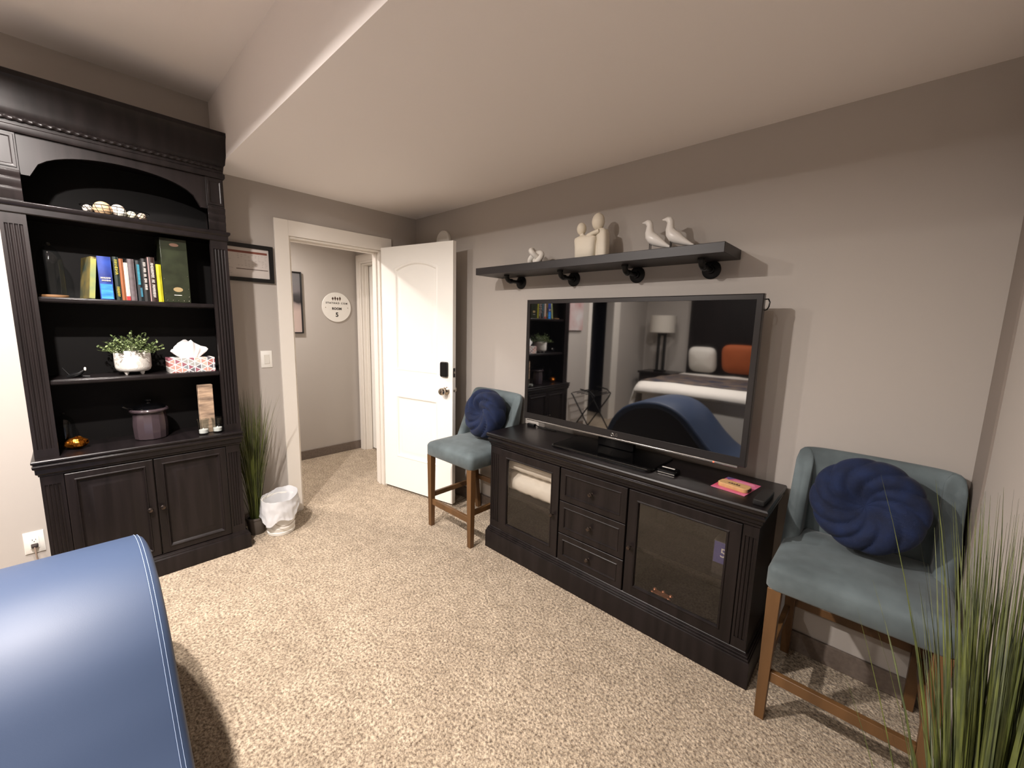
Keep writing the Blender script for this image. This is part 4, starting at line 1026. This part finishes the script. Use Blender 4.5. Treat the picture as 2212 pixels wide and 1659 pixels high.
def cushion(c, sx, sz, t_, tilt, m_, label, grp):
    rings = []
    for j in range(13):
        q = -1+2*j/12; rr = math.sqrt(max(0, 1-q**2))**.6
        rings.append([(sx*math.copysign(abs(cos(a))**.45, cos(a))*(.15+.85*rr)*.5, t_*q*.5, sz*math.copysign(abs(sin(a))**.45, sin(a))*(.15+.85*rr)*.5) for a in [2*pi*k/28 for k in range(28)]])
    o = build('pillow', MB().loft(rings), m_, smooth=70); o.location = c; o.rotation_euler = (tilt, 0, 0)
    return tag(o, label, 'pillow', grp)
cushion((1.10, -4.72, 1.00), .40, .40, .20, radians(-18), M['whitem'], 'white bed pillow against the headboard', 'bed pillows')
cushion((1.62, -4.66, 1.04), .46, .44, .16, radians(-18), mat('rust_fabric', '#a4532a', .8), 'rust orange cushion on the bed', 'bed cushions')
NS = thing('nightstand', (.42, -4.75, 0), 'dark nightstand beside the bed', 'nightstand')
build('body', MB().box(.15, .70, -5.03, -4.60, .08, .72), M['dark'], NS, bevel=.004)
build('top', MB().box(.13, .72, -5.04, -4.58, .72, .75), M['darkx'], NS, bevel=.004)
TL = thing('table_lamp', (.42, -4.78, .75), 'table lamp with a pale drum shade on the nightstand', 'lamp')
build('lamp_base', MB().box(.34, .50, -4.84, -4.72, .75, .775).box(.35, .39, -4.80, -4.76, .775, 1.36).box(.45, .49, -4.80, -4.76, .775, 1.36).box(.35, .49, -4.80, -4.76, 1.34, 1.38), M['black'], TL, bevel=.003)
build('lamp_shade', MB().lathe([(.20, 0), (.20, .27)], (.42, -4.78, 1.39), 40, cap=(0, 0)), mat('linen_shade', '#cfc8bd', .8), TL)

# ================================================================== CEILING LAMPS
emit = mat('lamp_diffuser', '#ffffff', .5, emit=(1, .88, .76, 1), estr=12)
def lamp(x, y, zc, watts, label, size=.11, spread=162):
    t = thing('recessed_light', (x, y, zc), label, 'ceiling light', 'recessed ceiling lights', local=True)
    build('ring', MB().lathe([(.060, 0), (.085, 0), (.088, -.004), (.080, -.010), (.062, -.010)], (0, 0, 0), 36, cap=(0, 0)), M['plate'], t)
    build('diffuser', MB().lathe([(.062, -.005), (.001, -.005)], (0, 0, 0), 36, cap=(0, 0)), emit, t)
    ld = bpy.data.lights.new('lamp_light', 'AREA'); ld.shape = 'DISK'; ld.size = size; ld.energy = watts; ld.color = LAMP_COLOR; ld.spread = radians(spread)
    lo_ = bpy.data.objects.new('lamp_light', ld); COL.objects.link(lo_); lo_.parent = t; lo_.location = (0, 0, -.012)
    return t
for (x, y, wt), nm in zip(LAMPS, ('behind the camera near the right wall', 'over the luggage rack side of the bed', 'over the middle of the bed', 'over the far right of the bed')):
    lamp(x, y, H2, wt, 'white recessed ceiling light '+nm)
for (x, y, z, wt), nm in zip(HANGING, ('nearest the bookcase', 'above the blue chaise')):
    t = lamp(x, y, z, wt, 'hanging white cylinder downlight '+nm, .07, 168)
    t.name = 'cylinder_downlight'; t['group'] = 'hanging cylinder downlights'
    build('cylinder', MB().lathe([(.070, -.004), (.072, 0), (.072, H2-z)], (0, 0, 0), 36, cap=(0, 1)), M['plate'], t)
lamp(HALL_LAMP[0], HALL_LAMP[1], H1, HALL_LAMP[2], 'white recessed ceiling light in the hallway')
